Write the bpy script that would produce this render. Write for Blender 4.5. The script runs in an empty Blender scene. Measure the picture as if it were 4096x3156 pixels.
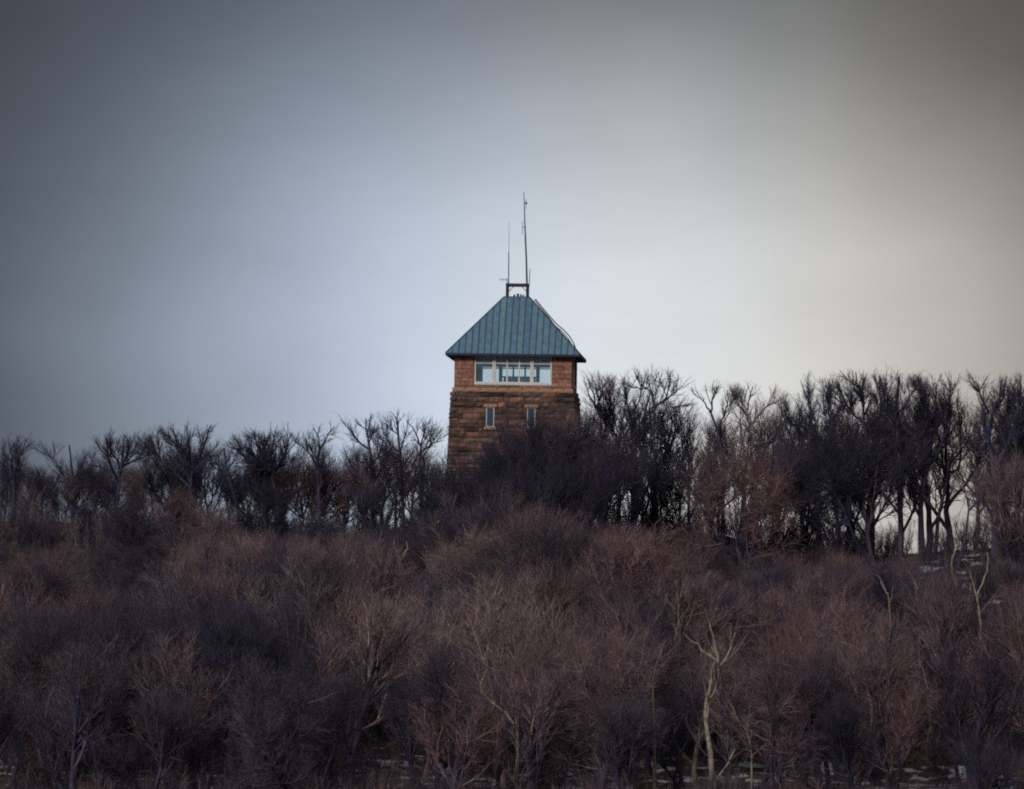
import bpy, math, random
import numpy as np
from mathutils import Matrix, Vector, Euler

rng = np.random.default_rng(11)
random.seed(11)
C = bpy.context.scene.collection
R = math.radians

# ------------------------------------------------------------------ camera
PITCH, ROLL, FPX = 2.3, 0.9, 28200.0          # focal length in pixels of the 4096 px wide photograph
cam = bpy.data.cameras.new('camera')
cam.sensor_width = 36.0
cam.lens = 36.0 * FPX / 4096.0
cam.clip_start = 1.0
cam.clip_end = 20000.0
camo = bpy.data.objects.new('camera', cam)
C.objects.link(camo)
CAM_M = Matrix.Rotation(R(90 + PITCH), 4, 'X') @ Matrix.Rotation(R(ROLL), 4, 'Z')
camo.matrix_world = CAM_M
bpy.context.scene.camera = camo
CAM3 = np.array(CAM_M.to_3x3())


def W(u, v, Y):
    """world point at depth Y for a position in the photograph (4096 x 3156)."""
    d = CAM3 @ np.array([(u - 2048.0) / FPX, -(v - 1578.0) / FPX, -1.0])
    return d * (Y / d[1])


# ------------------------------------------------------------------ world: overcast winter sky, thinner cloud behind the tower
SUN_EL, SUN_ROT = R(28), R(207)
sc = bpy.context.scene
world = bpy.data.worlds.new('World')
sc.world = world
world.use_nodes = True
nt = world.node_tree
nt.nodes.clear()


def N(t, kind, **kw):
    n = t.nodes.new(kind)
    for k, v in kw.items():
        setattr(n, k, v)
    return n


def math_n(t, op, a, b=None, clamp=False):
    n = N(t, 'ShaderNodeMath', operation=op, use_clamp=clamp)
    for i, x in enumerate((a, b)):
        if x is None:
            continue
        if isinstance(x, (int, float)):
            n.inputs[i].default_value = x
        else:
            t.links.new(x, n.inputs[i])
    return n.outputs[0]


def ramp(t, fac, stops, interp='LINEAR'):
    n = N(t, 'ShaderNodeValToRGB')
    n.color_ramp.interpolation = interp
    e = n.color_ramp.elements
    while len(e) < len(stops):
        e.new(0.5)
    for el, (p, c) in zip(e, stops):
        el.position = p
        el.color = (*c, 1.0)
    t.links.new(fac, n.inputs[0])
    return n.outputs[0]


tc = N(nt, 'ShaderNodeTexCoord')
sep = N(nt, 'ShaderNodeSeparateXYZ')
nt.links.new(tc.outputs['Generated'], sep.inputs[0])
X, Yc, Z = sep.outputs
az = math_n(nt, 'ARCTAN2', X, Yc)
el = math_n(nt, 'ARCSINE', Z)
cn = N(nt, 'ShaderNodeTexNoise')
cn.inputs['Scale'].default_value = 14.0
cn.inputs['Detail'].default_value = 3.0
nt.links.new(tc.outputs['Generated'], cn.inputs['Vector'])
wob = math_n(nt, 'MULTIPLY', math_n(nt, 'SUBTRACT', cn.outputs[0], 0.5), 0.02)
daz = math_n(nt, 'DIVIDE', math_n(nt, 'SUBTRACT', math_n(nt, 'ADD', az, wob), 0.0150), 0.0485)
delv = math_n(nt, 'DIVIDE', math_n(nt, 'MAXIMUM', math_n(nt, 'SUBTRACT', math_n(nt, 'ADD', el, wob), 0.0411), 0.0), 0.0355)
q = math_n(nt, 'ADD', math_n(nt, 'MULTIPLY', daz, daz), math_n(nt, 'MULTIPLY', delv, delv))
q = math_n(nt, 'MULTIPLY', q, 0.5)
q = math_n(nt, 'ADD', q, math_n(nt, 'MULTIPLY', math_n(nt, 'MULTIPLY', q, q), 0.15))
g = math_n(nt, 'EXPONENT', math_n(nt, 'MULTIPLY', q, -1.0))
# overcast sky: brighter overhead than at the horizon
cie = math_n(nt, 'ADD', math_n(nt, 'MULTIPLY', math_n(nt, 'MAXIMUM', Z, 0.0), 8.0), 1.0)
base = math_n(nt, 'MULTIPLY', cie, 0.028)
lum = math_n(nt, 'ADD', math_n(nt, 'MULTIPLY', g, 0.73), base)
huef = N(nt, 'ShaderNodeMapRange')
huef.inputs['From Min'].default_value = -0.075
huef.inputs['From Max'].default_value = 0.075
nt.links.new(math_n(nt, 'ADD', math_n(nt, 'ADD', X, math_n(nt, 'MULTIPLY', wob, 1.6)), math_n(nt, 'MULTIPLY', math_n(nt, 'SUBTRACT', Z, 0.06), -0.12)), huef.inputs['Value'])
hue = ramp(nt, huef.outputs[0], [(p_, tuple(0.7 * k_ for k_ in c_)) for p_, c_ in [
    (0.0, (0.84, 0.995, 1.23)), (0.26, (0.845, 0.995, 1.25)), (0.38, (0.875, 1.0, 1.20)), (0.5, (0.92, 1.005, 1.11)),
    (0.64, (0.96, 1.005, 1.03)), (0.82, (1.02, 1.0, 0.98)), (1.0, (1.08, 1.0, 0.89))]], 'B_SPLINE')
cmap = N(nt, 'ShaderNodeMapping')
cmap.inputs['Scale'].default_value = (1.0, 1.0, 3.2)
nt.links.new(tc.outputs['Generated'], cmap.inputs[0])
cn2 = N(nt, 'ShaderNodeTexNoise')
cn2.inputs['Scale'].default_value = 22.0
cn2.inputs['Detail'].default_value = 6.0
cn2.inputs['Roughness'].default_value = 0.6
nt.links.new(cmap.outputs[0], cn2.inputs['Vector'])
lum = math_n(nt, 'MULTIPLY', lum, math_n(nt, 'ADD', math_n(nt, 'MULTIPLY', cn2.outputs[0], 0.24), 0.88))
lum = math_n(nt, 'DIVIDE', lum, 0.7)
cloud = N(nt, 'ShaderNodeVectorMath', operation='SCALE')
nt.links.new(hue, cloud.inputs[0])
nt.links.new(lum, cloud.inputs['Scale'])
sky = N(nt, 'ShaderNodeTexSky', sky_type='NISHITA')
sky.sun_disc = False
sky.sun_elevation = SUN_EL
sky.sun_rotation = SUN_ROT
skys = N(nt, 'ShaderNodeVectorMath', operation='SCALE')
skys.inputs['Scale'].default_value = 0.06
nt.links.new(sky.outputs[0], skys.inputs[0])
mixw = N(nt, 'ShaderNodeMix', data_type='RGBA')
mixw.inputs[0].default_value = 0.985
nt.links.new(skys.outputs[0], mixw.inputs[6])
nt.links.new(cloud.outputs[0], mixw.inputs[7])
bg = N(nt, 'ShaderNodeBackground')
bg.inputs['Strength'].default_value = 1.0
wo = N(nt, 'ShaderNodeOutputWorld')
nt.links.new(mixw.outputs[2], bg.inputs[0])
nt.links.new(bg.outputs[0], wo.inputs[0])

sun = bpy.data.lights.new('sun', 'SUN')
sun.energy = 1.5
sun.angle = R(14)
sun.color = (1.0, 0.96, 0.91)
suno = bpy.data.objects.new('sun', sun)
C.objects.link(suno)
# from behind the camera's left shoulder
sd = Vector((math.sin(SUN_ROT) * math.cos(SUN_EL), math.cos(SUN_ROT) * math.cos(SUN_EL), math.sin(SUN_EL)))
suno.rotation_euler = sd.to_track_quat('Z', 'Y').to_euler()
suno.location = sd * 100

vs = sc.view_settings
vs.view_transform = 'Standard'
vs.look = 'None'
vs.exposure = 0.0
vs.gamma = 1.0
vs.use_curve_mapping = False
sc.cycles.use_denoising = False
sc.cycles.max_bounces = 5
sc.cycles.diffuse_bounces = 3
sc.cycles.transparent_max_bounces = 12
sc.cycles.filter_width = 2.0


# ------------------------------------------------------------------ helpers
def mat_new(name):
    m = bpy.data.materials.new(name)
    m.use_nodes = True
    t = m.node_tree
    b = t.nodes['Principled BSDF']
    b.inputs['Roughness'].default_value = 0.85
    return m, t, b


def plain(name, col, rough=0.7, metallic=0.0):
    m, t, b = mat_new(name)
    nz = N(t, 'ShaderNodeTexNoise')
    nz.inputs['Scale'].default_value = 6.0
    nz.inputs['Detail'].default_value = 5.0
    tcn = N(t, 'ShaderNodeTexCoord')
    t.links.new(tcn.outputs['Object'], nz.inputs['Vector'])
    c = ramp(t, nz.outputs[0], [(0.3, tuple(x * 0.75 for x in col)), (0.7, tuple(min(1, x * 1.2) for x in col))])
    t.links.new(c, b.inputs['Base Color'])
    b.inputs['Roughness'].default_value = rough
    b.inputs['Metallic'].default_value = metallic
    return m


def mottled(name, a, b_):
    m, t, b = mat_new(name)
    tcn = N(t, 'ShaderNodeTexCoord')
    nz = N(t, 'ShaderNodeTexNoise')
    nz.inputs['Scale'].default_value = 2.6
    nz.inputs['Detail'].default_value = 7.0
    nz.inputs['Roughness'].default_value = 0.7
    t.links.new(tcn.outputs['Object'], nz.inputs['Vector'])
    t.links.new(ramp(t, nz.outputs[0], [(0.34, b_), (0.56, a), (0.7, tuple(x * 1.15 for x in a))]), b.inputs['Base Color'])
    b.inputs['Roughness'].default_value = 0.95
    return m


def bark(name, stops, tone=(0.75, 1.25)):
    """bark whose tint differs from twig to twig and from tree to tree."""
    m, t, b = mat_new(name)
    gi = N(t, 'ShaderNodeNewGeometry')
    c = ramp(t, gi.outputs['Random Per Island'], stops)
    oi = N(t, 'ShaderNodeObjectInfo')
    mr = N(t, 'ShaderNodeMapRange')
    mr.inputs['To Min'].default_value, mr.inputs['To Max'].default_value = tone
    t.links.new(oi.outputs['Random'], mr.inputs['Value'])
    nz = N(t, 'ShaderNodeTexNoise')
    nz.inputs['Scale'].default_value = 2.2
    nz.inputs['Detail'].default_value = 6.0
    tcn = N(t, 'ShaderNodeTexCoord')
    t.links.new(tcn.outputs['Object'], nz.inputs['Vector'])
    mr2 = N(t, 'ShaderNodeMapRange')
    mr2.inputs['From Min'].default_value, mr2.inputs['From Max'].default_value = 0.3, 0.7
    mr2.inputs['To Min'].default_value, mr2.inputs['To Max'].default_value = 0.7, 1.3
    t.links.new(nz.outputs[0], mr2.inputs['Value'])
    k = math_n(t, 'MULTIPLY', mr.outputs[0], mr2.outputs[0])
    s = N(t, 'ShaderNodeVectorMath', operation='SCALE')
    t.links.new(c, s.inputs[0])
    t.links.new(k, s.inputs['Scale'])
    t.links.new(s.outputs[0], b.inputs['Base Color'])
    b.inputs['Roughness'].default_value = 0.95
    b.inputs['Specular IOR Level'].default_value = 0.15
    return m


BARK = {
    'dark': bark('dark_bark', [(0.0, (0.029, 0.036, 0.095)), (0.4, (0.050, 0.054, 0.109)), (0.7, (0.082, 0.066, 0.092)), (1.0, (0.150, 0.103, 0.105))]),
    'dusk': bark('dusky_bark', [(0.0, (0.024, 0.031, 0.092)), (0.3, (0.061, 0.057, 0.106)), (0.6, (0.138, 0.095, 0.101)), (0.85, (0.105, 0.090, 0.121)), (1.0, (0.297, 0.193, 0.161))], (0.85, 1.15)),
    'brown': bark('brown_bark', [(0.0, (0.033, 0.042, 0.118)), (0.25, (0.100, 0.083, 0.131)), (0.55, (0.288, 0.179, 0.164)), (0.8, (0.218, 0.174, 0.198)), (1.0, (0.589, 0.365, 0.282))], (0.85, 1.12)),
    'red': bark('reddish_bark', [(0.0, (0.033, 0.040, 0.115)), (0.25, (0.105, 0.078, 0.122)), (0.55, (0.301, 0.171, 0.154)), (0.8, (0.230, 0.164, 0.182)), (1.0, (0.576, 0.328, 0.256))], (0.85, 1.12)),
    'grey': bark('grey_bark', [(0.0, (0.049, 0.057, 0.134)), (0.3, (0.154, 0.131, 0.166)), (0.65, (0.320, 0.229, 0.220)), (1.0, (0.640, 0.454, 0.371))], (0.85, 1.12)),
    'pale': mottled('pale_bark', (0.42, 0.36, 0.265), (0.13, 0.115, 0.09)),
    'olive': mottled('olive_grey_bark', (0.30, 0.30, 0.21), (0.10, 0.10, 0.075)),
    'tan': mottled('tan_bark', (0.33, 0.25, 0.19), (0.12, 0.09, 0.075)),
}


def link(name, me, parent=None, mat=None):
    o = bpy.data.objects.new(name, me)
    C.objects.link(o)
    if parent is not None:
        o.parent = parent
    if mat is not None:
        if len(me.materials) == 0:
            me.materials.append(mat)
        elif me.materials[0] is not mat:
            o.material_slots[0].link = 'OBJECT'
            o.material_slots[0].material = mat
    return o


def empty(name, loc, label=None, cat=None, group=None, rz=0.0):
    o = bpy.data.objects.new(name, None)
    o.empty_display_size = 0.5
    C.objects.link(o)
    o.location = loc
    o.rotation_euler = (0, 0, rz)
    tag(o, label, cat, group)
    return o


def tag(o, label=None, cat=None, group=None, kind=None):
    for k, v in (('label', label), ('category', cat), ('group', group), ('kind', kind)):
        if v:
            o[k] = v
    return o


def mesh(name, verts, faces):
    me = bpy.data.meshes.new(name)
    me.from_pydata([tuple(map(float, v)) for v in verts], [], faces)
    me.validate()
    return me


class MB:
    """collects boxes, bars and polygons into one mesh."""

    def __init__(self):
        self.v, self.f = [], []

    def add(self, verts, faces):
        n = len(self.v)
        self.v += [tuple(map(float, p)) for p in verts]
        self.f += [tuple(i + n for i in f) for f in faces]
        return self

    def box(self, x0, x1, y0, y1, z0, z1):
        return self.add([(x0, y0, z0), (x1, y0, z0), (x1, y1, z0), (x0, y1, z0), (x0, y0, z1), (x1, y0, z1), (x1, y1, z1), (x0, y1, z1)],
                        [(0, 3, 2, 1), (4, 5, 6, 7), (0, 1, 5, 4), (1, 2, 6, 5), (2, 3, 7, 6), (3, 0, 4, 7)])

    def bar(self, a, b, r0, r1=None, sides=6):
        r1 = r0 if r1 is None else r1
        a, b = Vector(a), Vector(b)
        z = (b - a).normalized()
        x = z.cross(Vector((0.31, 0.95, 0.12))).normalized()
        y = z.cross(x)
        vs_, n = [], sides
        for p, r in ((a, r0), (b, r1)):
            for i in range(n):
                an = 2 * math.pi * i / n
                vs_.append(p + (x * math.cos(an) + y * math.sin(an)) * r)
        fs = [(i, (i + 1) % n, n + (i + 1) % n, n + i) for i in range(n)]
        fs += [tuple(range(n))[::-1], tuple(range(n, 2 * n))]
        return self.add(vs_, fs)

    def path(self, pts, rad, sides=6):
        for i in range(len(pts) - 1):
            self.bar(pts[i], pts[i + 1], rad[i], rad[i + 1], sides)
        return self

    def build(self, name, mat, parent=None, bevel=0.0):
        o = link(name, mesh(name, self.v, self.f), parent, mat)
        if bevel:
            md = o.modifiers.new('bevel', 'BEVEL')
            md.width = bevel
            md.segments = 1
        return o


# ------------------------------------------------------------------ terrain
PY = [-3000, -60, 0, 60, 200, 440, 500, 520, 538, 546, 600, 612, 628, 700, 1000, 6000]
PZ = [-20, -3, -1.7, -8, -30, -26, -12, -8.3, -7.0, -4.8, 10.8, 11.8, 11.4, -6, -42, -60]


def ground(x, y):
    z = np.interp(y, PY, PZ)
    bump = 0.35 * np.sin(x * 0.21 + 1.3) * np.cos(y * 0.17) + 0.18 * np.sin(x * 0.6 + y * 0.43)
    side = np.clip((np.abs(x) - 120) / 900, 0, 1) * -14 * np.clip((y - 440) / 120, 0, 1)
    z = z + np.clip(1 - np.abs(y - 606) / 40, 0, 1) * (0.7 * np.sin(x * 0.13 + 0.4) + 0.45 * np.sin(x * 0.31 + 2.0))
    return z + bump * (np.clip((y - 430) / 50, 0, 1)) + side


def axis(parts):
    out = []
    for a, b, s in parts:
        out += list(np.arange(a, b, s))
    return np.array(out + [parts[-1][1]])


gx = axis([(-3000, -300, 300), (-300, -64, 20), (-64, 64, 1.6), (64, 300, 20), (300, 3000, 300)])
gy = axis([(-3000, -60, 420), (-60, 440, 20), (440, 480, 5), (480, 640, 1.6), (640, 1000, 15), (1000, 6000, 500)])
GX, GY = np.meshgrid(gx, gy)
GZ = ground(GX, GY)
nx, ny = len(gx), len(gy)
gv = np.stack([GX.ravel(), GY.ravel(), GZ.ravel()], 1)
gf = [(j * nx + i, j * nx + i + 1, (j + 1) * nx + i + 1, (j + 1) * nx + i) for j in range(ny - 1) for i in range(nx - 1)]
gm, gt, gb = mat_new('leaf_litter_with_snow_patches')
tcn = N(gt, 'ShaderNodeTexCoord')
n1 = N(gt, 'ShaderNodeTexNoise')
n1.inputs['Scale'].default_value = 0.9
n1.inputs['Detail'].default_value = 8.0
gt.links.new(tcn.outputs['Object'], n1.inputs['Vector'])
lit = ramp(gt, n1.outputs[0], [(0.3, (0.035, 0.026, 0.022)), (0.5, (0.085, 0.055, 0.042)), (0.72, (0.15, 0.10, 0.075))])
n2 = N(gt, 'ShaderNodeTexNoise')
n2.inputs['Scale'].default_value = 0.55
n2.inputs['Detail'].default_value = 4.0
gt.links.new(tcn.outputs['Object'], n2.inputs['Vector'])
sp = N(gt, 'ShaderNodeSeparateXYZ')
gt.links.new(tcn.outputs['Object'], sp.inputs[0])
# snow lies in the clearing at the foot of the slope and in a few hollows higher up
band = math_n(gt, 'MULTIPLY', math_n(gt, 'GREATER_THAN', sp.outputs[1], 517.0), math_n(gt, 'LESS_THAN', sp.outputs[1], 541.0))
band2 = math_n(gt, 'MULTIPLY', math_n(gt, 'MULTIPLY', math_n(gt, 'GREATER_THAN', sp.outputs[1], 586.0), math_n(gt, 'LESS_THAN', sp.outputs[1], 606.0)), math_n(gt, 'GREATER_THAN', sp.outputs[0], 29.0))
band = math_n(gt, 'ADD', band, math_n(gt, 'MULTIPLY', band2, 0.9))
thr = math_n(gt, 'SUBTRACT', 0.68, math_n(gt, 'MULTIPLY', band, 0.165))
snowf = math_n(gt, 'MULTIPLY', math_n(gt, 'SUBTRACT', n2.outputs[0], thr), 12.0, clamp=True)
mx = N(gt, 'ShaderNodeMix', data_type='RGBA')
gt.links.new(snowf, mx.inputs[0])
gt.links.new(lit, mx.inputs[6])
mx.inputs[7].default_value = (0.80, 0.82, 0.86, 1)
gt.links.new(mx.outputs[2], gb.inputs['Base Color'])
go = link('ground', mesh('ground', gv, gf), None, gm)
tag(go, kind='structure')
for p in go.data.polygons:
    p.use_smooth = True


# ------------------------------------------------------------------ tower
T_Y = 600.0
M_roof, rt, rb = mat_new('copper_patina')
tcn = N(rt, 'ShaderNodeTexCoord')
mp = N(rt, 'ShaderNodeMapping')
mp.inputs['Scale'].default_value = (2.6, 2.6, 0.5)
rt.links.new(tcn.outputs['Object'], mp.inputs[0])
nz = N(rt, 'ShaderNodeTexNoise')
nz.inputs['Scale'].default_value = 1.0
nz.inputs['Detail'].default_value = 6.0
rt.links.new(mp.outputs[0], nz.inputs['Vector'])
oi = N(rt, 'ShaderNodeObjectInfo')
f1 = math_n(rt, 'ADD', math_n(rt, 'MULTIPLY', nz.outputs[0], 1.0), math_n(rt, 'MULTIPLY', math_n(rt, 'SUBTRACT', oi.outputs['Random'], 0.5), 0.28))
pc = ramp(rt, f1, [(0.30, (0.105, 0.185, 0.300)), (0.46, (0.125, 0.230, 0.340)), (0.60, (0.135, 0.265, 0.340)), (0.74, (0.155, 0.335, 0.335)), (0.84, (0.12, 0.20, 0.28))])
rt.links.new(pc, rb.inputs['Base Color'])
rb.inputs['Roughness'].default_value = 0.7

M_seam = plain('dark_copper_seam', (0.05, 0.085, 0.10), 0.7)
M_iron = plain('dark_iron', (0.025, 0.03, 0.045), 0.6)
M_metal = plain('weathered_metal', (0.05, 0.05, 0.055), 0.55)
M_alu = plain('grey_aluminium', (0.16, 0.18, 0.20), 0.5)
M_white = plain('cream_painted_frame', (0.80, 0.76, 0.72), 0.6)
M_inside = plain('dark_interior', (0.62, 0.74, 0.82), 0.9)
M_mortar = plain('mortar', (0.10, 0.075, 0.06), 0.95)
M_trim = plain('buff_sandstone', (0.46, 0.275, 0.175), 0.9)


def stone_mat(name, stops, scale=7.0, band=(0.85, 1.1)):
    m, t, b = mat_new(name)
    oi = N(t, 'ShaderNodeObjectInfo')
    gi = N(t, 'ShaderNodeNewGeometry')
    rnd = math_n(t, 'FRACT', math_n(t, 'ADD', oi.outputs['Random'], gi.outputs['Random Per Island']))
    c = ramp(t, rnd, stops)
    tcn = N(t, 'ShaderNodeTexCoord')
    nz = N(t, 'ShaderNodeTexNoise')
    nz.inputs['Scale'].default_value = scale
    nz.inputs['Detail'].default_value = 8.0
    nz.inputs['Roughness'].default_value = 0.65
    t.links.new(gi.outputs['Position'], nz.inputs['Vector'])
    mr = N(t, 'ShaderNodeMapRange')
    mr.inputs['From Min'].default_value, mr.inputs['From Max'].default_value = 0.3, 0.7
    mr.inputs['To Min'].default_value, mr.inputs['To Max'].default_value = 0.45, 1.45
    t.links.new(nz.outputs[0], mr.inputs['Value'])
    s = N(t, 'ShaderNodeVectorMath', operation='SCALE')
    t.links.new(c, s.inputs[0])
    t.links.new(mr.outputs[0], s.inputs['Scale'])
    mpz = N(t, 'ShaderNodeMapping')
    mpz.inputs['Scale'].default_value = (0.35, 0.35, 2.4)
    t.links.new(gi.outputs['Position'], mpz.inputs[0])
    nb = N(t, 'ShaderNodeTexNoise')
    nb.inputs['Scale'].default_value = 1.0
    nb.inputs['Detail'].default_value = 4.0
    t.links.new(mpz.outputs[0], nb.inputs['Vector'])
    mb_ = N(t, 'ShaderNodeMapRange')
    mb_.inputs['From Min'].default_value, mb_.inputs['From Max'].default_value = 0.35, 0.65
    mb_.inputs['To Min'].default_value, mb_.inputs['To Max'].default_value = band
    t.links.new(nb.outputs[0], mb_.inputs['Value'])
    s2 = N(t, 'ShaderNodeVectorMath', operation='SCALE')
    t.links.new(s.outputs[0], s2.inputs[0])
    t.links.new(mb_.outputs[0], s2.inputs['Scale'])
    t.links.new(s2.outputs[0], b.inputs['Base Color'])
    bp = N(t, 'ShaderNodeBump')
    bp.inputs['Strength'].default_value = 0.7
    bp.inputs['Distance'].default_value = 0.08
    t.links.new(nz.outputs[0], bp.inputs['Height'])
    t.links.new(bp.outputs[0], b.inputs['Normal'])
    b.inputs['Roughness'].default_value = 0.95
    return m


M_stone = stone_mat('rough_fieldstone', [(0.0, (0.060, 0.048, 0.050)), (0.25, (0.15, 0.090, 0.075)), (0.5, (0.23, 0.108, 0.082)),
                                         (0.7, (0.30, 0.140, 0.100)), (0.85, (0.20, 0.135, 0.105)), (1.0, (0.085, 0.062, 0.066))], 2.2, (0.35, 1.45))
M_block = stone_mat('red_brown_ashlar', [(0.0, (0.34, 0.170, 0.125)), (0.4, (0.42, 0.205, 0.145)), (0.75, (0.48, 0.245, 0.175)), (1.0, (0.38, 0.205, 0.15))], 3.0)

ZE = 16.6                                    # eave height above the tower's foot
EH, TH, RISE = 5.68, 1.06, 5.1               # eave half width, roof top half width, roof rise
UH = 4.97                                    # upper storey half width
ZL = ZE - 2.95                               # ledge
SH0 = 5.24                                   # shaft half width at the ledge
BAT = 0.036


def shaft_half(z):
    return SH0 + (ZL - 0.2 - z) * BAT


YAW = R(-3.2)
pe = W(2050, 1418, T_Y - EH)
pc0 = W(2053, 1500, T_Y)
tower_loc = Vector((pc0[0] + 0.25, T_Y, pe[2] - ZE))
tower = empty('stone_tower', tower_loc, 'square fieldstone lookout tower with green copper roof and glazed top storey on the ridge', 'tower', None, YAW)


def rot_side(k):
    return Matrix.Rotation(math.pi / 2 * k, 4, 'Z')


# -- shaft core
zb = -1.5
hb, ht_ = shaft_half(zb) - 0.12, SH0 - 0.12
core = MB()
core.add([(-hb, -hb, zb), (hb, -hb, zb), (hb, hb, zb), (-hb, hb, zb), (-ht_, -ht_, ZL - 0.2), (ht_, -ht_, ZL - 0.2), (ht_, ht_, ZL - 0.2), (-ht_, ht_, ZL - 0.2)],
         [(0, 3, 2, 1), (4, 5, 6, 7), (0, 1, 5, 4), (1, 2, 6, 5), (2, 3, 7, 6), (3, 0, 4, 7)])
shaft = core.build('shaft_wall', M_mortar, tower)


def rough_block(seed, rough):
    """unit stone: x and z in -0.5..0.5, face bulging towards -y, back at y = 0."""
    r = random.Random(seed)
    vs_ = []
    for j in range(4):
        for i in range(4):
            x, z = (i / 3 - 0.5), (j / 3 - 0.5)
            edge = i in (0, 3) or j in (0, 3)
            ins = 0.03
            x = max(-0.5 + ins * r.random(), min(0.5 - ins * r.random(), x + r.uniform(-.03, .03)))
            z = max(-0.5 + 2 * ins * r.random(), min(0.5 - 2 * ins * r.random(), z + r.uniform(-.05, .05)))
            vs_.append((x, -0.35 * (1 - rough) - rough * (r.uniform(0.15, 0.45) if edge else r.uniform(0.5, 1.0)), z))
    vs_ += [(-0.5, 0, -0.5), (0.5, 0, -0.5), (0.5, 0, 0.5), (-0.5, 0, 0.5)]
    fs = [(j * 4 + i, j * 4 + i + 1, (j + 1) * 4 + i + 1, (j + 1) * 4 + i) for j in range(3) for i in range(3)]
    fs += [(16, 17, 3, 2, 1, 0), (17, 18, 15, 11, 7, 3), (18, 19, 12, 13, 14, 15), (19, 16, 0, 4, 8, 12)]
    return vs_, fs


STONE_V = [rough_block(40 + i, 0.75) for i in range(7)]
STONE_ME = [mesh('stone', v, f) for v, f in STONE_V]
BLOCK_V = [rough_block(80 + i, 0.15) for i in range(4)]
BLOCK_ME = [mesh('stone_block', v, f) for v, f in BLOCK_V]
for me in STONE_ME:
    me.materials.append(M_stone)
for me in BLOCK_ME:
    me.materials.append(M_block)

SLITS = [(-1.85, 9.98 + 0.5, 1.66), (1.62, 9.98 + 0.5, 1.66)]          # centre x, sill height, height; 0.66 wide


def courses(z0, z1, hmin, hmax, r):
    out, z = [], z1
    while z > z0:
        h = r.uniform(hmin, hmax)
        out.append((z - h, z))
        z -= h
    return out


r_ = random.Random(5)
facing = MB()
n_single = 0
for side in range(4):
    for (za, zt) in courses(-0.5, ZL - 0.22, 0.24, 0.52, r_):
        hw = shaft_half((za + zt) / 2)
        x = -hw - 0.02
        if side in (1, 3):
            x, xe = -hw + 0.14, hw - 0.14
        else:
            xe = hw + 0.02
        while x < xe - 0.05:
            w = r_.uniform(0.45, 1.5) * (1.0 if r_.random() < 0.75 else 0.6)
            if xe - (x + w) < 0.4:
                w = xe - x
            x0, x1 = x, x + w
            x = x1
            pieces = [(x0, x1)]
            if side == 0:
                for (sx, sz, sh) in SLITS:
                    if zt > sz - 0.22 and za < sz + sh + 0.22:
                        hwid = 0.34 if (za > sz - 0.05 and zt < sz + sh + 0.05) else 0.62
                        hwid = 0.36 if za > sz - 0.1 and zt < sz + sh + 0.1 else 0.62
                        new = []
                        for (a, b) in pieces:
                            lo, hi = sx - hwid, sx + hwid
                            if b <= lo or a >= hi:
                                new.append((a, b))
                            else:
                                if lo - a > 0.12:
                                    new.append((a, lo))
                                if b - hi > 0.12:
                                    new.append((hi, b))
                        pieces = new
            for (a, b) in pieces:
                k = r_.randrange(7)
                dep = r_.uniform(0.11, 0.30)
                cx, cz, sx_, sz_ = (a + b) / 2, (za + zt) / 2, (b - a) - 0.035, (zt - za) - 0.035
                yy = -(hw - 0.13)
                if side == 0 and za > 5.2 and n_single < 285:
                    o = link('stone', STONE_ME[k], shaft)
                    o.location = (cx, yy, cz)
                    o.scale = (sx_, dep, sz_)
                    n_single += 1
                else:
                    mt = rot_side(side)
                    facing.add([mt @ Vector((cx + p[0] * sx_, yy + p[1] * dep, cz + p[2] * sz_)) for p in STONE_V[k][0]], STONE_V[k][1])
fo = facing.build('stone_facing', M_stone, shaft)
tag(fo, kind='stuff')

# -- slit windows in the shaft
m, t, b = mat_new('sky_tinted_glass')
b.inputs['Base Color'].default_value = (0.05, 0.11, 0.18, 1)  # blue base colour stands in for the reflected sky
b.inputs['Roughness'].default_value = 0.12
b.inputs['Specular IOR Level'].default_value = 0.8
M_slit = m
for (sx, sz, sh) in SLITS:
    hw = shaft_half(sz + sh / 2)
    yf = -hw
    fr = MB()
    fr.box(sx - 0.345, sx - 0.275, yf - 0.03, yf + 0.2, sz, sz + sh)
    fr.box(sx + 0.275, sx + 0.345, yf - 0.03, yf + 0.2, sz, sz + sh)
    fr.box(sx - 0.275, sx + 0.275, yf - 0.02, yf + 0.2, sz + sh - 0.06, sz + sh)
    fr.box(sx - 0.275, sx + 0.275, yf - 0.02, yf + 0.2, sz, sz + 0.06)
    f = fr.build('window', M_white, tower)
    MB().box(sx - 0.275, sx + 0.275, yf + 0.03, yf + 0.06, sz + 0.06, sz + sh - 0.06).build('pane', M_slit, f)
    MB().box(sx - 0.52, sx + 0.52, yf - 0.14, yf + 0.2, sz - 0.24, sz - 0.003).build('sill', M_trim, f, 0.02)
    MB().box(sx - 0.58, sx + 0.58, yf - 0.12, yf + 0.2, sz + sh + 0.003, sz + sh + 0.27).build('lintel', M_trim, f, 0.02)

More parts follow.
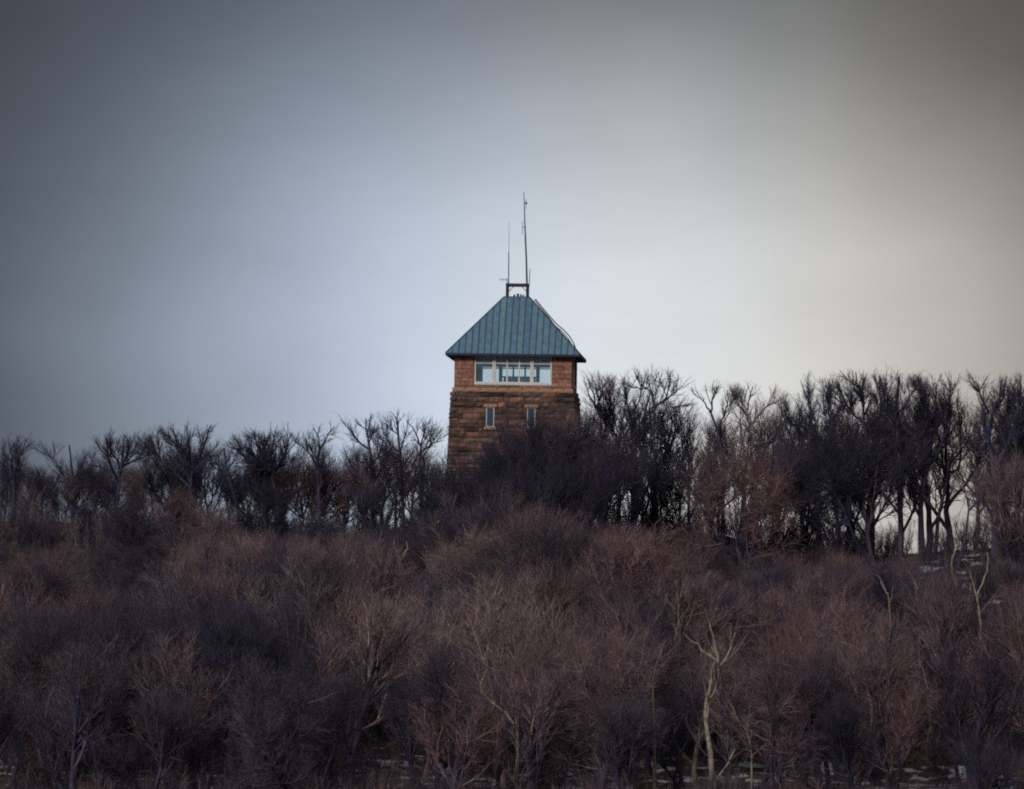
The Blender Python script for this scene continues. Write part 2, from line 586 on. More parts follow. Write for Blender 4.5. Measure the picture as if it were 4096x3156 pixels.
# -- ledge course between shaft and glazed storey
led = MB()
led.box(-UH - 0.05, UH + 0.05, -UH - 0.05, UH + 0.05, ZL - 0.2, ZL - 0.06)
ledge = led.build('ledge', M_trim, tower)
for side in range(4):
    x = -UH - 0.16
    if side % 2:
        x += 0.3
    xe = -x
    while x < xe - 0.02:
        w = r_.uniform(0.9, 1.7)
        if xe - (x + w) < 0.5:
            w = xe - x
        v_, f_ = BLOCK_V[r_.randrange(4)]
        mt = rot_side(side)
        if side == 0:
            o = link('ledge_stone', BLOCK_ME[r_.randrange(4)], ledge)
            o.location = ((x + x + w) / 2, -UH + 0.12, ZL - 0.02)
            o.scale = (w - 0.02, 0.55, 0.36)
            o.material_slots[0].link = 'OBJECT'
            o.material_slots[0].material = M_trim
        else:
            MB().add([mt @ Vector(((x + x + w) / 2 + p[0] * (w - 0.02), -UH + 0.12 + p[1] * 0.55, ZL - 0.02 + p[2] * 0.36)) for p in v_], f_).build('ledge_stone', M_trim, ledge)
        x += w

# -- upper storey: four piered walls, wide window in each
ZS = ZE - 2.36                # sill
ZH = ZE - 0.10                # window head
WX = 3.28                     # half width of the opening
TK = 0.42
up = MB()
for side in range(4):
    b_ = MB()
    y0, y1 = -UH + 0.06, -UH + TK
    xa, xb = (-UH + 0.06, UH - 0.06) if side % 2 == 0 else (-UH + TK, UH - TK)
    b_.box(xa, -WX, y0, y1, ZL + 0.1, ZE - 0.05)
    b_.box(WX, xb, y0, y1, ZL + 0.1, ZE - 0.05)
    b_.box(-WX, WX, y0, y1, ZL + 0.1, ZS - 0.2)
    mt = rot_side(side)
    up.add([mt @ Vector(p) for p in b_.v], b_.f)
upper = up.build('upper_wall', M_mortar, tower)
rest = MB()
for side in range(4):
    for (za, zt) in courses(ZL + 0.17, ZE - 0.06, 0.24, 0.40, r_):
        if za < ZL + 0.2:
            za = ZL + 0.17
        if zt - za < 0.06:
            continue
        for (xa, xe) in ((-UH, -WX), (WX, UH)):
            if side % 2:
                xa, xe = max(xa, -UH + 0.1), min(xe, UH - 0.1)
            x = xa
            while x < xe - 0.02:
                w = r_.uniform(0.35, 0.95)
                if xe - (x + w) < 0.25:
                    w = xe - x
                k = r_.randrange(4)
                dep = r_.uniform(0.16, 0.22)
                cx, cz, sx_, sz_ = x + w / 2, (za + zt) / 2, w - 0.012, zt - za - 0.012
                if side == 0:
                    o = link('stone_block', BLOCK_ME[k], upper)
                    o.location = (cx, -UH + 0.08, cz)
                    o.scale = (sx_, dep, sz_)
                else:
                    mt = rot_side(side)
                    rest.add([mt @ Vector((cx + p[0] * sx_, -UH + 0.08 + p[1] * dep, cz + p[2] * sz_)) for p in BLOCK_V[k][0]], BLOCK_V[k][1])
                x += w
    # the low course under the window
    x = -WX
    while x < WX - 0.02:
        w = r_.uniform(0.7, 1.3)
        if WX - (x + w) < 0.4:
            w = WX - x
        k = r_.randrange(4)
        hh = ZS - 0.2 - (ZL + 0.17)
        if hh > 0.05:
            if side == 0:
                o = link('stone_block', BLOCK_ME[k], upper)
                o.location = (x + w / 2, -UH + 0.08, ZL + 0.17 + hh / 2)
                o.scale = (w - 0.02, 0.2, hh - 0.02)
            else:
                mt = rot_side(side)
                rest.add([mt @ Vector((x + w / 2 + p[0] * (w - 0.02), -UH + 0.08 + p[1] * 0.2, ZL + 0.17 + hh / 2 + p[2] * (hh - 0.02))) for p in BLOCK_V[k][0]], BLOCK_V[k][1])
        x += w
tag(rest.build('stone_block_facing', M_block, upper), kind='stuff')
MB().box(-UH + 0.4, UH - 0.4, -UH + 0.4, UH - 0.4, ZL + 0.02, ZL + 0.12).build('floor', M_inside, tower)
MB().box(-UH + 0.02, UH - 0.02, -UH + 0.02, UH - 0.02, ZE - 0.05, ZE + 0.02).box(-UH + 0.5, UH - 0.5, -UH + 0.5, UH - 0.5, ZE - 0.64, ZE - 0.06).build('ceiling', M_inside, tower)

# glass: mostly clear, a little reflection; blue diffuse veil added to lighten the dark room
m, t, b = mat_new('clear_window_glass')
t.nodes.remove(b)
tr = N(t, 'ShaderNodeBsdfTransparent')
tr.inputs[0].default_value = (0.95, 0.99, 0.99, 1)
gl = N(t, 'ShaderNodeBsdfGlossy')
gl.inputs['Roughness'].default_value = 0.05
gl.inputs[0].default_value = (0.85, 0.92, 1.0, 1)
fr = N(t, 'ShaderNodeFresnel')
fr.inputs[0].default_value = 1.38
ms = N(t, 'ShaderNodeMixShader')
t.links.new(fr.outputs[0], ms.inputs[0])
t.links.new(tr.outputs[0], ms.inputs[1])
t.links.new(gl.outputs[0], ms.inputs[2])
du = N(t, 'ShaderNodeBsdfDiffuse')
du.inputs[0].default_value = (0.45, 0.66, 0.85, 1)
dn = N(t, 'ShaderNodeTexNoise')
dn.inputs['Scale'].default_value = 1.5
dm = N(t, 'ShaderNodeMapRange')
dm.inputs['To Min'].default_value, dm.inputs['To Max'].default_value = 0.05, 0.15
dt = N(t, 'ShaderNodeTexCoord')
t.links.new(dt.outputs['Object'], dn.inputs['Vector'])
t.links.new(dn.outputs[0], dm.inputs['Value'])
md_ = N(t, 'ShaderNodeMixShader')
t.links.new(dm.outputs[0], md_.inputs[0])
t.links.new(ms.outputs[0], md_.inputs[1])
t.links.new(du.outputs[0], md_.inputs[2])
t.links.new(md_.outputs[0], t.nodes['Material Output'].inputs[0])
M_glass = m

MUL = [(-1.60, 0.15), (1.60, 0.15)]
SUB = [(-0.51, 0.07), (0.51, 0.07)]
ZT = ZE - 0.72
for side in range(4):
    mt = rot_side(side)

    def put(b_, name, mat, parent):
        b_.v = [tuple(mt @ Vector(p)) for p in b_.v]
        return b_.build(name, mat, parent)
    y0, y1 = -UH + 0.10, -UH + 0.26
    fr = MB()
    fr.box(-WX, -WX + 0.13, y0, y1, ZS, ZH)
    fr.box(WX - 0.13, WX, y0, y1, ZS, ZH)
    fr.box(-WX + 0.13, WX - 0.13, y0, y1, ZH - 0.07, ZH)
    win = put(fr, 'window', M_white, tower)
    put(MB().box(-WX, WX, -UH - 0.05, y1 + 0.1, ZS - 0.197, ZS - 0.003), 'sill', M_white, win)
    for (cx, h) in MUL + SUB:
        put(MB().box(cx - h, cx + h, y0 - (0.03 if h > 0.1 else -0.02), y1, ZS, ZH - 0.07), 'mullion', M_white, win)
    edges = [-WX + 0.13, -1.75, -1.45, -0.58, -0.44, 0.44, 0.58, 1.45, 1.75, WX - 0.13]
    for i in range(0, 10, 2):
        a, b2 = edges[i], edges[i + 1]
        put(MB().box(a, b2, y0 + 0.02, y1 - 0.02, ZT - 0.045, ZT + 0.045), 'transom', M_white, win)
        put(MB().box(a, b2, y0 + 0.02, y1 - 0.02, ZS, ZS + 0.07), 'sash_rail', M_white, win)
        put(MB().box(a, b2, y0 + 0.065, y0 + 0.075, ZT + 0.045, ZH - 0.07), 'pane', M_glass, win)
        put(MB().box(a, b2, y0 + 0.065, y0 + 0.075, ZS + 0.07, ZT - 0.045), 'pane', M_glass, win)

# -- roof
ro = MB()
e_, t_ = EH - 0.03, TH - 0.03
ro.add([(-e_, -e_, ZE), (e_, -e_, ZE), (e_, e_, ZE), (-e_, e_, ZE), (-e_, -e_, ZE + 0.05), (e_, -e_, ZE + 0.05), (e_, e_, ZE + 0.05), (-e_, e_, ZE + 0.05),
        (-t_, -t_, ZE + RISE), (t_, -t_, ZE + RISE), (t_, t_, ZE + RISE), (-t_, t_, ZE + RISE)],
       [(0, 3, 2, 1), (0, 1, 5, 4), (1, 2, 6, 5), (2, 3, 7, 6), (3, 0, 4, 7), (4, 5, 9, 8), (5, 6, 10, 9), (6, 7, 11, 10), (7, 4, 8, 11), (8, 9, 10, 11)])
roof = ro.build('roof', M_seam, tower)
NP = 21
nrm = Vector((0, -RISE, EH - TH)).normalized()
for side in range(4):
    mt = rot_side(side)

    def P(x, tt, off):
        y = -(EH - tt * (EH - TH))
        p = Vector((x, y, ZE + 0.05 + tt * (RISE - 0.05))) + nrm * off
        return mt @ p

    def tmax(x):
        return max(0.0, min(1.0, (EH - abs(x)) / (EH - TH)))
    xs = [-EH + 2 * EH * i / NP for i in range(NP + 1)]
    for i in range(NP):
        a, b2 = xs[i] + 0.02, xs[i + 1] - 0.02
        top = sorted({a, b2} | {k for k in (-TH, TH) if a < k < b2}, reverse=True)
        poly = [(a, 0.0), (b2, 0.0)] + [(x, tmax(x)) for x in top if tmax(x) > 0.004]
        oa, ob = r_.uniform(0.012, 0.035), r_.uniform(0.012, 0.035)
        n_ = len(poly)
        vs_ = [P(x, tt, oa if x < (a + b2) / 2 else ob) for x, tt in poly] + [P(x, tt, -0.012) for x, tt in poly]
        fs = [tuple(range(n_)), tuple(range(n_, 2 * n_))[::-1]] + [(k, n_ + k, n_ + (k + 1) % n_, (k + 1) % n_) for k in range(n_)]
        link('roof_panel', mesh('roof_panel', vs_, fs), roof, M_roof)
        if 0 < i:
            x = xs[i]
            tm = tmax(x) - 0.01
            vs_ = [P(x - 0.028, 0, -0.01), P(x + 0.028, 0, -0.01), P(x + 0.028, tm, -0.01), P(x - 0.028, tm, -0.01),
                   P(x - 0.028, 0, 0.085), P(x + 0.028, 0, 0.085), P(x + 0.028, tm, 0.085), P(x - 0.028, tm, 0.085)]
            link('roof_seam', mesh('roof_seam', vs_, [(0, 3, 2, 1), (4, 5, 6, 7), (0, 1, 5, 4), (1, 2, 6, 5), (2, 3, 7, 6), (3, 0, 4, 7)]), roof, M_seam)
    # eave board and hip roll
    b_ = MB().box(-EH - 0.02, EH + 0.02 - 0.1, -EH - 0.03, -EH + 0.06, ZE - 0.12, ZE + 0.045)
    b_.v = [tuple(mt @ Vector(p)) for p in b_.v]
    b_.build('eave_board', M_iron, roof)
    MB().bar(mt @ Vector((-EH, -EH, ZE + 0.08)), mt @ Vector((-TH, -TH, ZE + RISE + 0.03)), 0.06, 0.06, 6).build('hip_roll', M_seam, roof)
MB().box(-TH - 0.05, TH + 0.05, -TH - 0.05, TH + 0.05, ZE + RISE, ZE + RISE + 0.06).build('roof_cap', M_iron, roof)

# -- steel stand on the roof top
ZR = ZE + RISE + 0.06
PHX = 0.86
stand = MB()
for s in (-1, 1):
    stand.box(-PHX - 0.1, PHX + 0.1, s * PHX - 0.1, s * PHX + 0.1, ZR + 0.92, ZR + 1.12)
    stand.box(s * PHX - 0.1, s * PHX + 0.1, -PHX + 0.1, PHX - 0.1, ZR + 0.93, ZR + 1.10)
stand_o = stand.build('antenna_stand', M_iron, tower)
for a in (-1, 1):
    for b2 in (-1, 1):
        MB().box(a * PHX - 0.085, a * PHX + 0.085, b2 * PHX - 0.085, b2 * PHX + 0.085, ZR, ZR + 0.92).build('post', M_iron, stand_o)
MB().bar((PHX - 0.5, -PHX, ZR + 0.92), (PHX - 0.05, -PHX, ZR + 0.45), 0.03).build('brace', M_iron, stand_o)
MB().bar((-PHX + 0.05, PHX, ZR + 0.5), (-PHX + 0.45, PHX, ZR + 0.92), 0.03).build('brace', M_iron, stand_o)
for (vx, vy, vr, vh) in ((0.05, -0.2, 0.16, 0.30), (0.32, -0.3, 0.12, 0.24), (-0.25, -0.1, 0.14, 0.2), (0.5, 0.2, 0.10, 0.22)):
    MB().bar((vx, vy, ZR), (vx, vy, ZR + vh * 0.6), vr * 0.6, vr * 0.6, 8).bar((vx, vy, ZR + vh * 0.6), (vx, vy, ZR + vh), vr, vr * 0.35, 8).build('roof_vent', M_iron, roof)

# -- antennas: things of their own standing on the stand
AY = T_Y - 0.8


def wp(u, v, Y=AY):
    return Vector(W(u, v, Y))


stand_top = tower_loc.z + ZR + 1.1


def antenna(u, v, name, label):
    p = wp(u, v)
    p.z = stand_top
    return empty(name, p, label, 'antenna'), p


ant, o0 = antenna(2108, 1142, 'mast_antenna', 'tallest dark antenna mast, leaning slightly left above the green roof')
pts = [(2108, 1142), (2105.5, 1040), (2102, 960), (2099, 880), (2097, 815), (2095, 768)]
MB().path([wp(*p) - o0 for p in pts], [0.085, 0.075, 0.07, 0.05, 0.04, 0.025]).build('pole', M_metal, ant)
for (u, va, vb, ul) in ((2104, 795, 836, 2097), (2090, 885, 938, 2100)):
    mb = MB().bar(wp(u, va) - o0, wp(u, vb) - o0, 0.022)
    vm = (va + vb) / 2 - 3
    mb.bar(wp(u, vm) - o0, wp(ul, vm) - o0, 0.03)
    mb.build('dipole', M_alu, ant)
MB().box(*(lambda p: (p.x - 0.09, p.x + 0.09, p.y - 0.06, p.y + 0.06, p.z - 0.1, p.z + 0.1))(wp(2105, 813) - o0)).build('junction_box', M_alu, ant)

ant, o0 = antenna(2034.5, 1142, 'whip_antenna', 'thin whip antenna on the left end of the roof stand')
MB().path([wp(2034.5, 1142) - o0, wp(2035, 1010) - o0], [0.05, 0.042]).build('lower_tube', M_metal, ant)
MB().path([wp(2035, 1010) - o0, wp(2036, 950) - o0, wp(2037, 888) - o0], [0.022, 0.018, 0.012]).build('whip', M_alu, ant)

ant, o0 = antenna(2117, 1138, 'short_antenna', 'short stubby antenna at the right end of the roof stand')
MB().path([wp(2117, 1142) - o0, wp(2118.5, 1104) - o0, wp(2120, 1074) - o0], [0.035, 0.035, 0.028]).build('tube', M_alu, ant)
MB().bar(wp(2112, 1137) - o0, wp(2118, 1137) - o0, 0.03).build('bracket', M_metal, ant)

ant, o0 = antenna(2028.5, 1142, 'directional_antenna', 'small sideways antenna with short prongs left of the roof stand')
MB().path([wp(2030, 1172) - o0, wp(2028, 1112) - o0], [0.04, 0.035]).build('pole', M_metal, ant)
MB().bar(wp(1998, 1118) - o0, wp(2029, 1119) - o0, 0.02).build('boom', M_alu, ant)
for u in (2000, 2007, 2014, 2021):
    MB().bar(wp(u, 1112) - o0, wp(u, 1125) - o0, 0.012).build('prong', M_alu, ant)

cp = [(2141, 1196, 600.4), (2165, 1226, 600.4), (2201, 1268, 600.6), (2227, 1297, 600.9), (2257, 1322, 601.2), (2279, 1347, 601.4), (2294, 1372, 601.6), (2301, 1388, 601.8), (2302, 1408, 602.0)]
o0 = wp(*cp[0])
cb = MB().path([wp(*p) - o0 for p in cp], [0.05] * len(cp)).path([wp(p[0] - (4 + 3 * (i > 2)), p[1] + 3 + 2 * (i > 2), p[2]) - o0 for i, p in enumerate(cp)], [0.035] * len(cp)).build('cable', M_iron)
cb.location = o0
tag(cb, 'slack dark cable bulging off the right edge of the green roof', 'cable')

# -- low console inside the glazed room
con = empty('console', tower_loc + Vector((0.3, 0.6, ZL + 0.12)), 'low dark console standing inside the glazed top room', 'console', None, YAW)
MB().box(-1.35, 1.35, -0.5, 0.5, 0.0, 1.16).build('cabinet', M_inside, con, 0.03)
MB().box(-1.45, 1.45, -0.6, 0.6, 1.163, 1.24).build('worktop', M_inside, con)


# ------------------------------------------------------------------ trees
def norm(a):
    return a / np.maximum(np.linalg.norm(a, axis=-1, keepdims=True), 1e-9)


def resample(pts, K):
    pts = np.asarray(pts, float)
    d = np.r_[0, np.cumsum(np.linalg.norm(np.diff(pts, axis=0), axis=1))]
    s = np.linspace(0, d[-1], K)
    return np.stack([np.interp(s, d, pts[:, i]) for i in range(3)], 1)


def grow(rg, P, Rd, spacing, tmin, ang, length, K, r0, up, wob, taper=0.45):
    """children of the branches P[N,K,3] with radii Rd[N,K]."""
    N_, K0 = Rd.shape
    seg = np.linalg.norm(np.diff(P, axis=1), axis=2)
    L = seg.sum(1)
    cnt = np.maximum(1, np.round(L * (1 - tmin) / spacing * rg.uniform(0.8, 1.2, N_))).astype(int)
    idx = np.repeat(np.arange(N_), cnt)
    t = rg.uniform(tmin, 1.0, len(idx))
    first = np.r_[0, np.cumsum(cnt)[:-1]]
    t[first] = 0.985
    f = t * (K0 - 1)
    i0 = np.minimum(f.astype(int), K0 - 2)
    w = (f - i0)[:, None]
    pos = P[idx, i0] * (1 - w) + P[idx, i0 + 1] * w
    tan = norm(P[idx, i0 + 1] - P[idx, i0])
    rad = Rd[idx, i0] * (1 - w[:, 0]) + Rd[idx, i0 + 1] * w[:, 0]
    perp = rg.normal(size=pos.shape)
    perp = norm(perp - (perp * tan).sum(1, keepdims=True) * tan)
    a = np.radians(rg.uniform(ang[0], ang[1], len(idx)))[:, None]
    a[first] *= 0.35
    d = norm(np.cos(a) * tan + np.sin(a) * perp)
    ln = rg.uniform(length[0], length[1], len(idx)) * (1.15 - 0.5 * t) * np.clip(L[idx] / np.median(L), 0.5, 1.3)
    step = (ln / (K - 1))[:, None]
    out = np.zeros((len(idx), K, 3))
    out[:, 0] = pos
    for k in range(1, K):
        d = norm(d + np.array([0, 0, up]) + rg.normal(size=d.shape) * wob)
        out[:, k] = out[:, k - 1] + d * step
    rs = np.minimum(rad * 0.75, r0 * rg.uniform(0.8, 1.2, len(idx)))
    R2 = rs[:, None] * np.linspace(1, taper, K)[None]
    return out, R2


def tube_arrays(P, Rd, sides):
    N_, K = Rd.shape
    T = np.empty_like(P)
    T[:, 1:-1] = P[:, 2:] - P[:, :-2]
    T[:, 0] = P[:, 1] - P[:, 0]
    T[:, -1] = P[:, -1] - P[:, -2]
    T = norm(T)
    ref = np.broadcast_to(np.array([0.37, 0.83, 0.42]), T.shape)
    A = norm(np.cross(T, ref))
    B = np.cross(T, A)
    an = np.arange(sides) / sides * 2 * np.pi
    ring = A[:, :, None, :] * np.cos(an)[None, None, :, None] + B[:, :, None, :] * np.sin(an)[None, None, :, None]
    V = (P[:, :, None, :] + ring * Rd[:, :, None, None]).reshape(-1, 3)
    base = (np.arange(N_) * K * sides)[:, None, None]
    k = (np.arange(K - 1) * sides)[None, :, None]
    s = np.arange(sides)[None, None, :]
    s2 = (s + 1) % sides
    q = np.stack([base + k + s, base + k + s2, base + k + sides + s2, base + k + sides + s], -1).reshape(-1, 4)
    return V, q


def np_mesh(name, sets):
    Vs, Qs, n = [], [], 0
    for P, Rd, sides in sets:
        v, q_ = tube_arrays(P, Rd, sides)
        Vs.append(v)
        Qs.append(q_ + n)
        n += len(v)
    V, Q = np.concatenate(Vs), np.concatenate(Qs)
    me = bpy.data.meshes.new(name)
    me.vertices.add(len(V))
    me.vertices.foreach_set('co', V.astype(np.float32).ravel())
    me.loops.add(Q.size)
    me.loops.foreach_set('vertex_index', Q.astype(np.int32).ravel())
    me.polygons.add(len(Q))
    me.polygons.foreach_set('loop_start', (np.arange(len(Q)) * 4).astype(np.int32))
    me.update(calc_edges=True)
    return me


TRIS = [0]


def foliate(rg, limbs, lr, dens=1.0, fine=1.0, up=0.10, size=1.0, zcap=None, fan=False):
    """branches, twigs and fine twigs on a set of limbs; nothing grows above zcap(x, y)."""
    def cut(b, r):
        if zcap is None:
            return b, r
        ok_ = b[:, -1, 2] < zcap(b[:, -1, 0], b[:, -1, 1]) + rg.normal(size=len(b)) * 0.42
        return b[ok_], r[ok_]
    dens *= 1.12 if fan else 1.2
    a1, a2, a3, w1, w2, u1 = ((15, 48), (15, 48), (14, 46), 0.13, 0.16, 1.5) if fan else ((20, 62), (22, 66), (20, 65), 0.19, 0.24, 1.0)
    b1, r1 = cut(*grow(rg, limbs, lr, 0.42 / dens * size, 0.14, a1, (1.3 * size, 3.0 * size), 6, 0.048, up * u1, w1, 0.32))
    b2, r2 = cut(*grow(rg, b1, r1, 0.24 / dens * size, 0.10, a2, (0.6 * size, 1.5 * size), 4, 0.023, up * u1, w2, 0.4))
    b3, r3 = cut(*grow(rg, b2, r2, 0.155 / dens * size, 0.08, a3, (0.3 * size, 0.8 * size), 2, 0.0135 * fine, up * u1 * 0.8, 0.14))
    return [(b1, r1, 4), (b2, r2, 3), (b3, r3, 3)]


def generic(seed, H, n_limb, fork, ang, up, lean=0.05, dens=1.0, limb_len=0.55, fine=1.0, fan=False):
    rg = np.random.default_rng(seed)
    K = 8
    zs = np.linspace(-0.3, H * rg.uniform(0.48, 0.60), K)
    drift = np.cumsum(rg.normal(size=(K, 2)) * 0.10, axis=0) + np.outer(zs, rg.normal(size=2) * lean)
    trunk = np.stack([drift[:, 0] - drift[0, 0], drift[:, 1] - drift[0, 1], zs], 1)
    r0 = H * rg.uniform(0.013, 0.018)
    tr = r0 * np.linspace(1.15, 0.28, K)
    P, Rd = trunk[None], tr[None]
    L = H * 0.75
    limbs, lr = grow(rg, P, Rd, L * (1 - fork) / n_limb, fork, ang, (H * limb_len * 0.72, H * limb_len * 1.1), 8, r0 * 0.55, up, 0.10, 0.25)
    ztop = max(np.quantile(limbs[:, -1, 2], 0.85) + 0.9, trunk[-1, 2] + 1.2)
    fol = foliate(rg, limbs, lr, dens, fine, fan=fan, zcap=lambda x, y: ztop - (0.02 if fan else 0.008) * ((x - trunk[-1, 0]) ** 2 + (y - trunk[-1, 1]) ** 2))
    top = max(float(s[0][..., 2].max()) for s in fol)
    tm = np_mesh('trunk', [(P, Rd, 8), (limbs, lr, 5)])
    cm = np_mesh('crown', fol)
    return tm, cm, top


VAR = {'broad': [], 'tall': [], 'small': [], 'upright': []}
for s in range(5):
    VAR['upright'].append(generic(400 + s, 12.0, 11 + s % 3, 0.22 + 0.05 * s, (14, 44), 0.14, 0.14, 1.0, 0.48, fan=s % 2 == 0))
for s in range(5):
    VAR['broad'].append(generic(100 + s, 10.0, 12, 0.16, (22, 58), 0.16, 0.05, 1.0, 0.60, fan=True))
for s in range(4):
    VAR['tall'].append(generic(200 + s, 13.0, 11, 0.24, (18, 50), 0.13, 0.03, 0.95, 0.56, fan=True))
for s in range(3):
    VAR['small'].append(generic(300 + s, 8.0, 11, 0.10, (20, 58), 0.15, 0.08, 1.1, 0.66))

n_tree = [0]


def plant(kind, x, y, height, barkname, label, group, rz=None, sxy=1.0, trunkbark=None, lean=0.02):
    tm, cm, top = random.choice(VAR[kind])
    z = float(ground(x, y))
    s = height / top
    root = empty('bare_tree', (x, y, z), label, 'tree', group, random.uniform(0, 6.28) if rz is None else rz)
    root.scale = (s * sxy, s * sxy, s)
    root.rotation_euler.x, root.rotation_euler.y = random.gauss(0, lean), random.gauss(0, lean)
    a = link('trunk', tm, root, BARK[trunkbark or ('brown' if barkname == 'grey' else 'dark')])
    b2 = link('crown', cm, root, BARK[barkname])
    n_tree[0] += 1
    return root


def custom(Y, trunk, limbs, label, barkname='dark', r=0.2, name='bare_tree', dens=1.0, spread=0.5, seed=0, twigbark=None, fine=1.0, group=None, fol=True):
    """tree with the main limbs of one tree in the photograph; every limb also runs towards or away from the camera."""
    rg = np.random.default_rng(900 + seed)
    tp = [W(u, v, Y) for u, v in trunk]
    if trunk[0][1] > trunk[-1][1] and True:
        b0 = tp[0]
        zg = float(ground(b0[0], Y)) - 0.3
        if zg < b0[2] - 0.2:
            tp = [np.array([b0[0] + rg.uniform(-.15, .15), Y, zg])] + tp
    tpl = np.array(tp)
    K = 10
    T = resample(tpl, K)
    T[:, 1] += np.cumsum(rg.normal(size=K) * 0.08)
    org = T[0].copy()
    org[2] += 0.3
    tr = r * np.linspace(1.2, 0.45, K)
    LP, LR = [], []
    for lb in limbs:
        rr = 0.5
        if isinstance(lb, tuple):
            rr, lb = lb
        p0 = W(lb[0][0], lb[0][1], Y)
        j = np.argmin(np.linalg.norm(T[:, [0, 2]] - p0[[0, 2]], axis=1))
        cands = [(np.linalg.norm(T[j, [0, 2]] - p0[[0, 2]]), T[j, 1])]
        for q_ in LP:
            d_ = np.linalg.norm(q_[:, [0, 2]] - p0[[0, 2]], axis=1)
            cands.append((d_.min(), q_[d_.argmin(), 1]))
        y0 = min(cands, key=lambda c: c[0])[1]
        n = len(lb)
        slope = rg.choice([-1, 1]) * rg.uniform(0.3, 1.0) * spread
        ln = np.linalg.norm(W(*lb[-1], Y) - p0)
        ys = y0 + slope * ln * np.linspace(0, 1, n) ** 1.2
        pts = [W(u, v, yy) for (u, v), yy in zip(lb, ys)]
        q_ = resample(pts, 8)
        q_[1:] += rg.normal(size=(7, 3)) * 0.035
        LP.append(q_)
        LR.append(r * rr * np.linspace(1.0, 0.30, 8))
    # a few more limbs to the front and back, which the photograph shows end-on
    P, Rd = T[None], tr[None]
    L_, R_ = np.array(LP), np.array(LR)
    sets = [(P - org, Rd, 8), (L_ - org, R_, 6)]
    root = empty(name, org, label, 'tree', group)
    link('trunk', np_mesh('trunk', sets), root, BARK[barkname])
    if fol:
        ex, exr = grow(rg, P, Rd, 1.5, 0.25, (28, 60), (2.0, 4.2), 8, r * 0.4, 0.14, 0.1, 0.3)
        zt = max(L_[:, :, 2].max(), T[-1, 2] + 0.2) + 0.35
        low = ex[:, -1, 2] < zt - 0.5
        ex, exr = ex[low], exr[low]
        al, ar = np.concatenate([L_, ex]), np.concatenate([R_, exr])
        fo_ = foliate(rg, al, ar, dens, fine, size=0.85, fan=True, zcap=lambda x, y: zt - 0.035 * (x - T[-1, 0]) ** 2)
        fo_ = [(a - org, b2, s) for a, b2, s in fo_]
        fo_.append((ex - org, exr, 5))
        link('crown', np_mesh('crown', fo_), root, BARK[twigbark or barkname])
    n_tree[0] += 1
    return root


def Z4(x, y, pts, s):
    """positions read off an enlarged crop back to the photograph's pixels."""
    return [(x + a * s, y + b2 * s) for a, b2 in pts]


sA, sB, sI, sR, sP = 0.5037, 0.4753, 0.535, 0.5943, 0.685
A = lambda *p: Z4(0, 1600, p, sA)
Bq = lambda *p: Z4(900, 1600, p, sB)
I_ = lambda *p: Z4(2250, 1400, p, sI)
Rr = lambda *p: Z4(3100, 1400, p, sR)
Pp = lambda *p: Z4(2600, 2200, p, sP)

SKY_G = 'bare trees standing on the skyline'
custom(603, A((110, 1100), (105, 850), (110, 620)), [A((110, 640), (130, 520), (215, 300)), A((105, 850), (60, 640), (15, 450)), A((108, 700), (90, 500), (110, 340))],
       'narrow dark tree with upright twigs at the left end of the skyline', r=0.19, seed=1, dens=1.15, group=SKY_G)
custom(605, A((575, 1150), (570, 900), (585, 740), (575, 560), (552, 360)), [(0.4, A((580, 740), (540, 640), (430, 480), (430, 350))), (0.4, A((578, 640), (640, 540), (700, 420))), (0.4, A((585, 780), (690, 640), (720, 500)))],
       'straight upright dark stem left of the wide oak on the skyline', r=0.15, seed=2, group=SKY_G)
custom(600, A((925, 1120), (925, 860), (940, 720), (950, 600)),
       [(0.55, A((905, 770), (880, 720), (820, 650), (700, 635), (600, 610))), (0.6, A((940, 650), (890, 550), (850, 420), (840, 300))),
        (0.6, A((950, 600), (985, 500), (1010, 430), (1020, 330), (985, 280))), (0.45, A((975, 520), (1080, 480), (1200, 415))),
        (0.5, A((950, 550), (930, 470), (880, 420), (880, 320))), (0.4, A((960, 695), (1020, 690), (1080, 675))), (0.4, A((880, 560), (800, 530), (720, 510)))],
       'dark oak with curling side limbs, left of the fan shaped tree on the skyline', r=0.25, seed=3, dens=1.0, group=SKY_G)
custom(598, A((1545, 1120), (1545, 860), (1510, 700), (1530, 560)),
       [(0.6, A((1530, 560), (1600, 420), (1640, 300), (1670, 200))), (0.55, A((1530, 560), (1510, 480), (1440, 380), (1370, 240))),
        (0.5, A((1505, 690), (1440, 620), (1300, 500), (1220, 410), (1170, 380))), (0.4, A((1500, 640), (1460, 550), (1450, 400))),
        (0.4, A((1512, 480), (1500, 380), (1505, 230))), (0.35, A((1300, 500), (1230, 400), (1210, 280)))],
       'tall fan shaped dark tree rising above the left skyline', r=0.24, seed=4, dens=1.05, group=SKY_G)
custom(604, A((1900, 1100), (1890, 850), (1800, 570), (1780, 380)), [(0.45, A((1830, 660), (1700, 520), (1650, 450))), (0.45, A((1800, 570), (1860, 480), (1880, 440)))],
       'leaning dark tree in the dip right of the fan shaped tree', r=0.17, seed=5, dens=1.1, group=SKY_G)
custom(600, Bq((480, 1150), (440, 850), (400, 650), (360, 560)), [(0.6, Bq((360, 570), (240, 480), (180, 400), (110, 420))), (0.6, Bq((370, 560), (300, 420), (240, 300))), (0.6, Bq((380, 560), (390, 420), (430, 270))),
       (0.5, Bq((400, 640), (500, 480), (560, 270))), (0.45, Bq((300, 520), (200, 520), (120, 440)))],
       'dense dark tree with a domed crown beginning the thicket left of the tower', r=0.24, seed=6, dens=1.25, group=SKY_G)
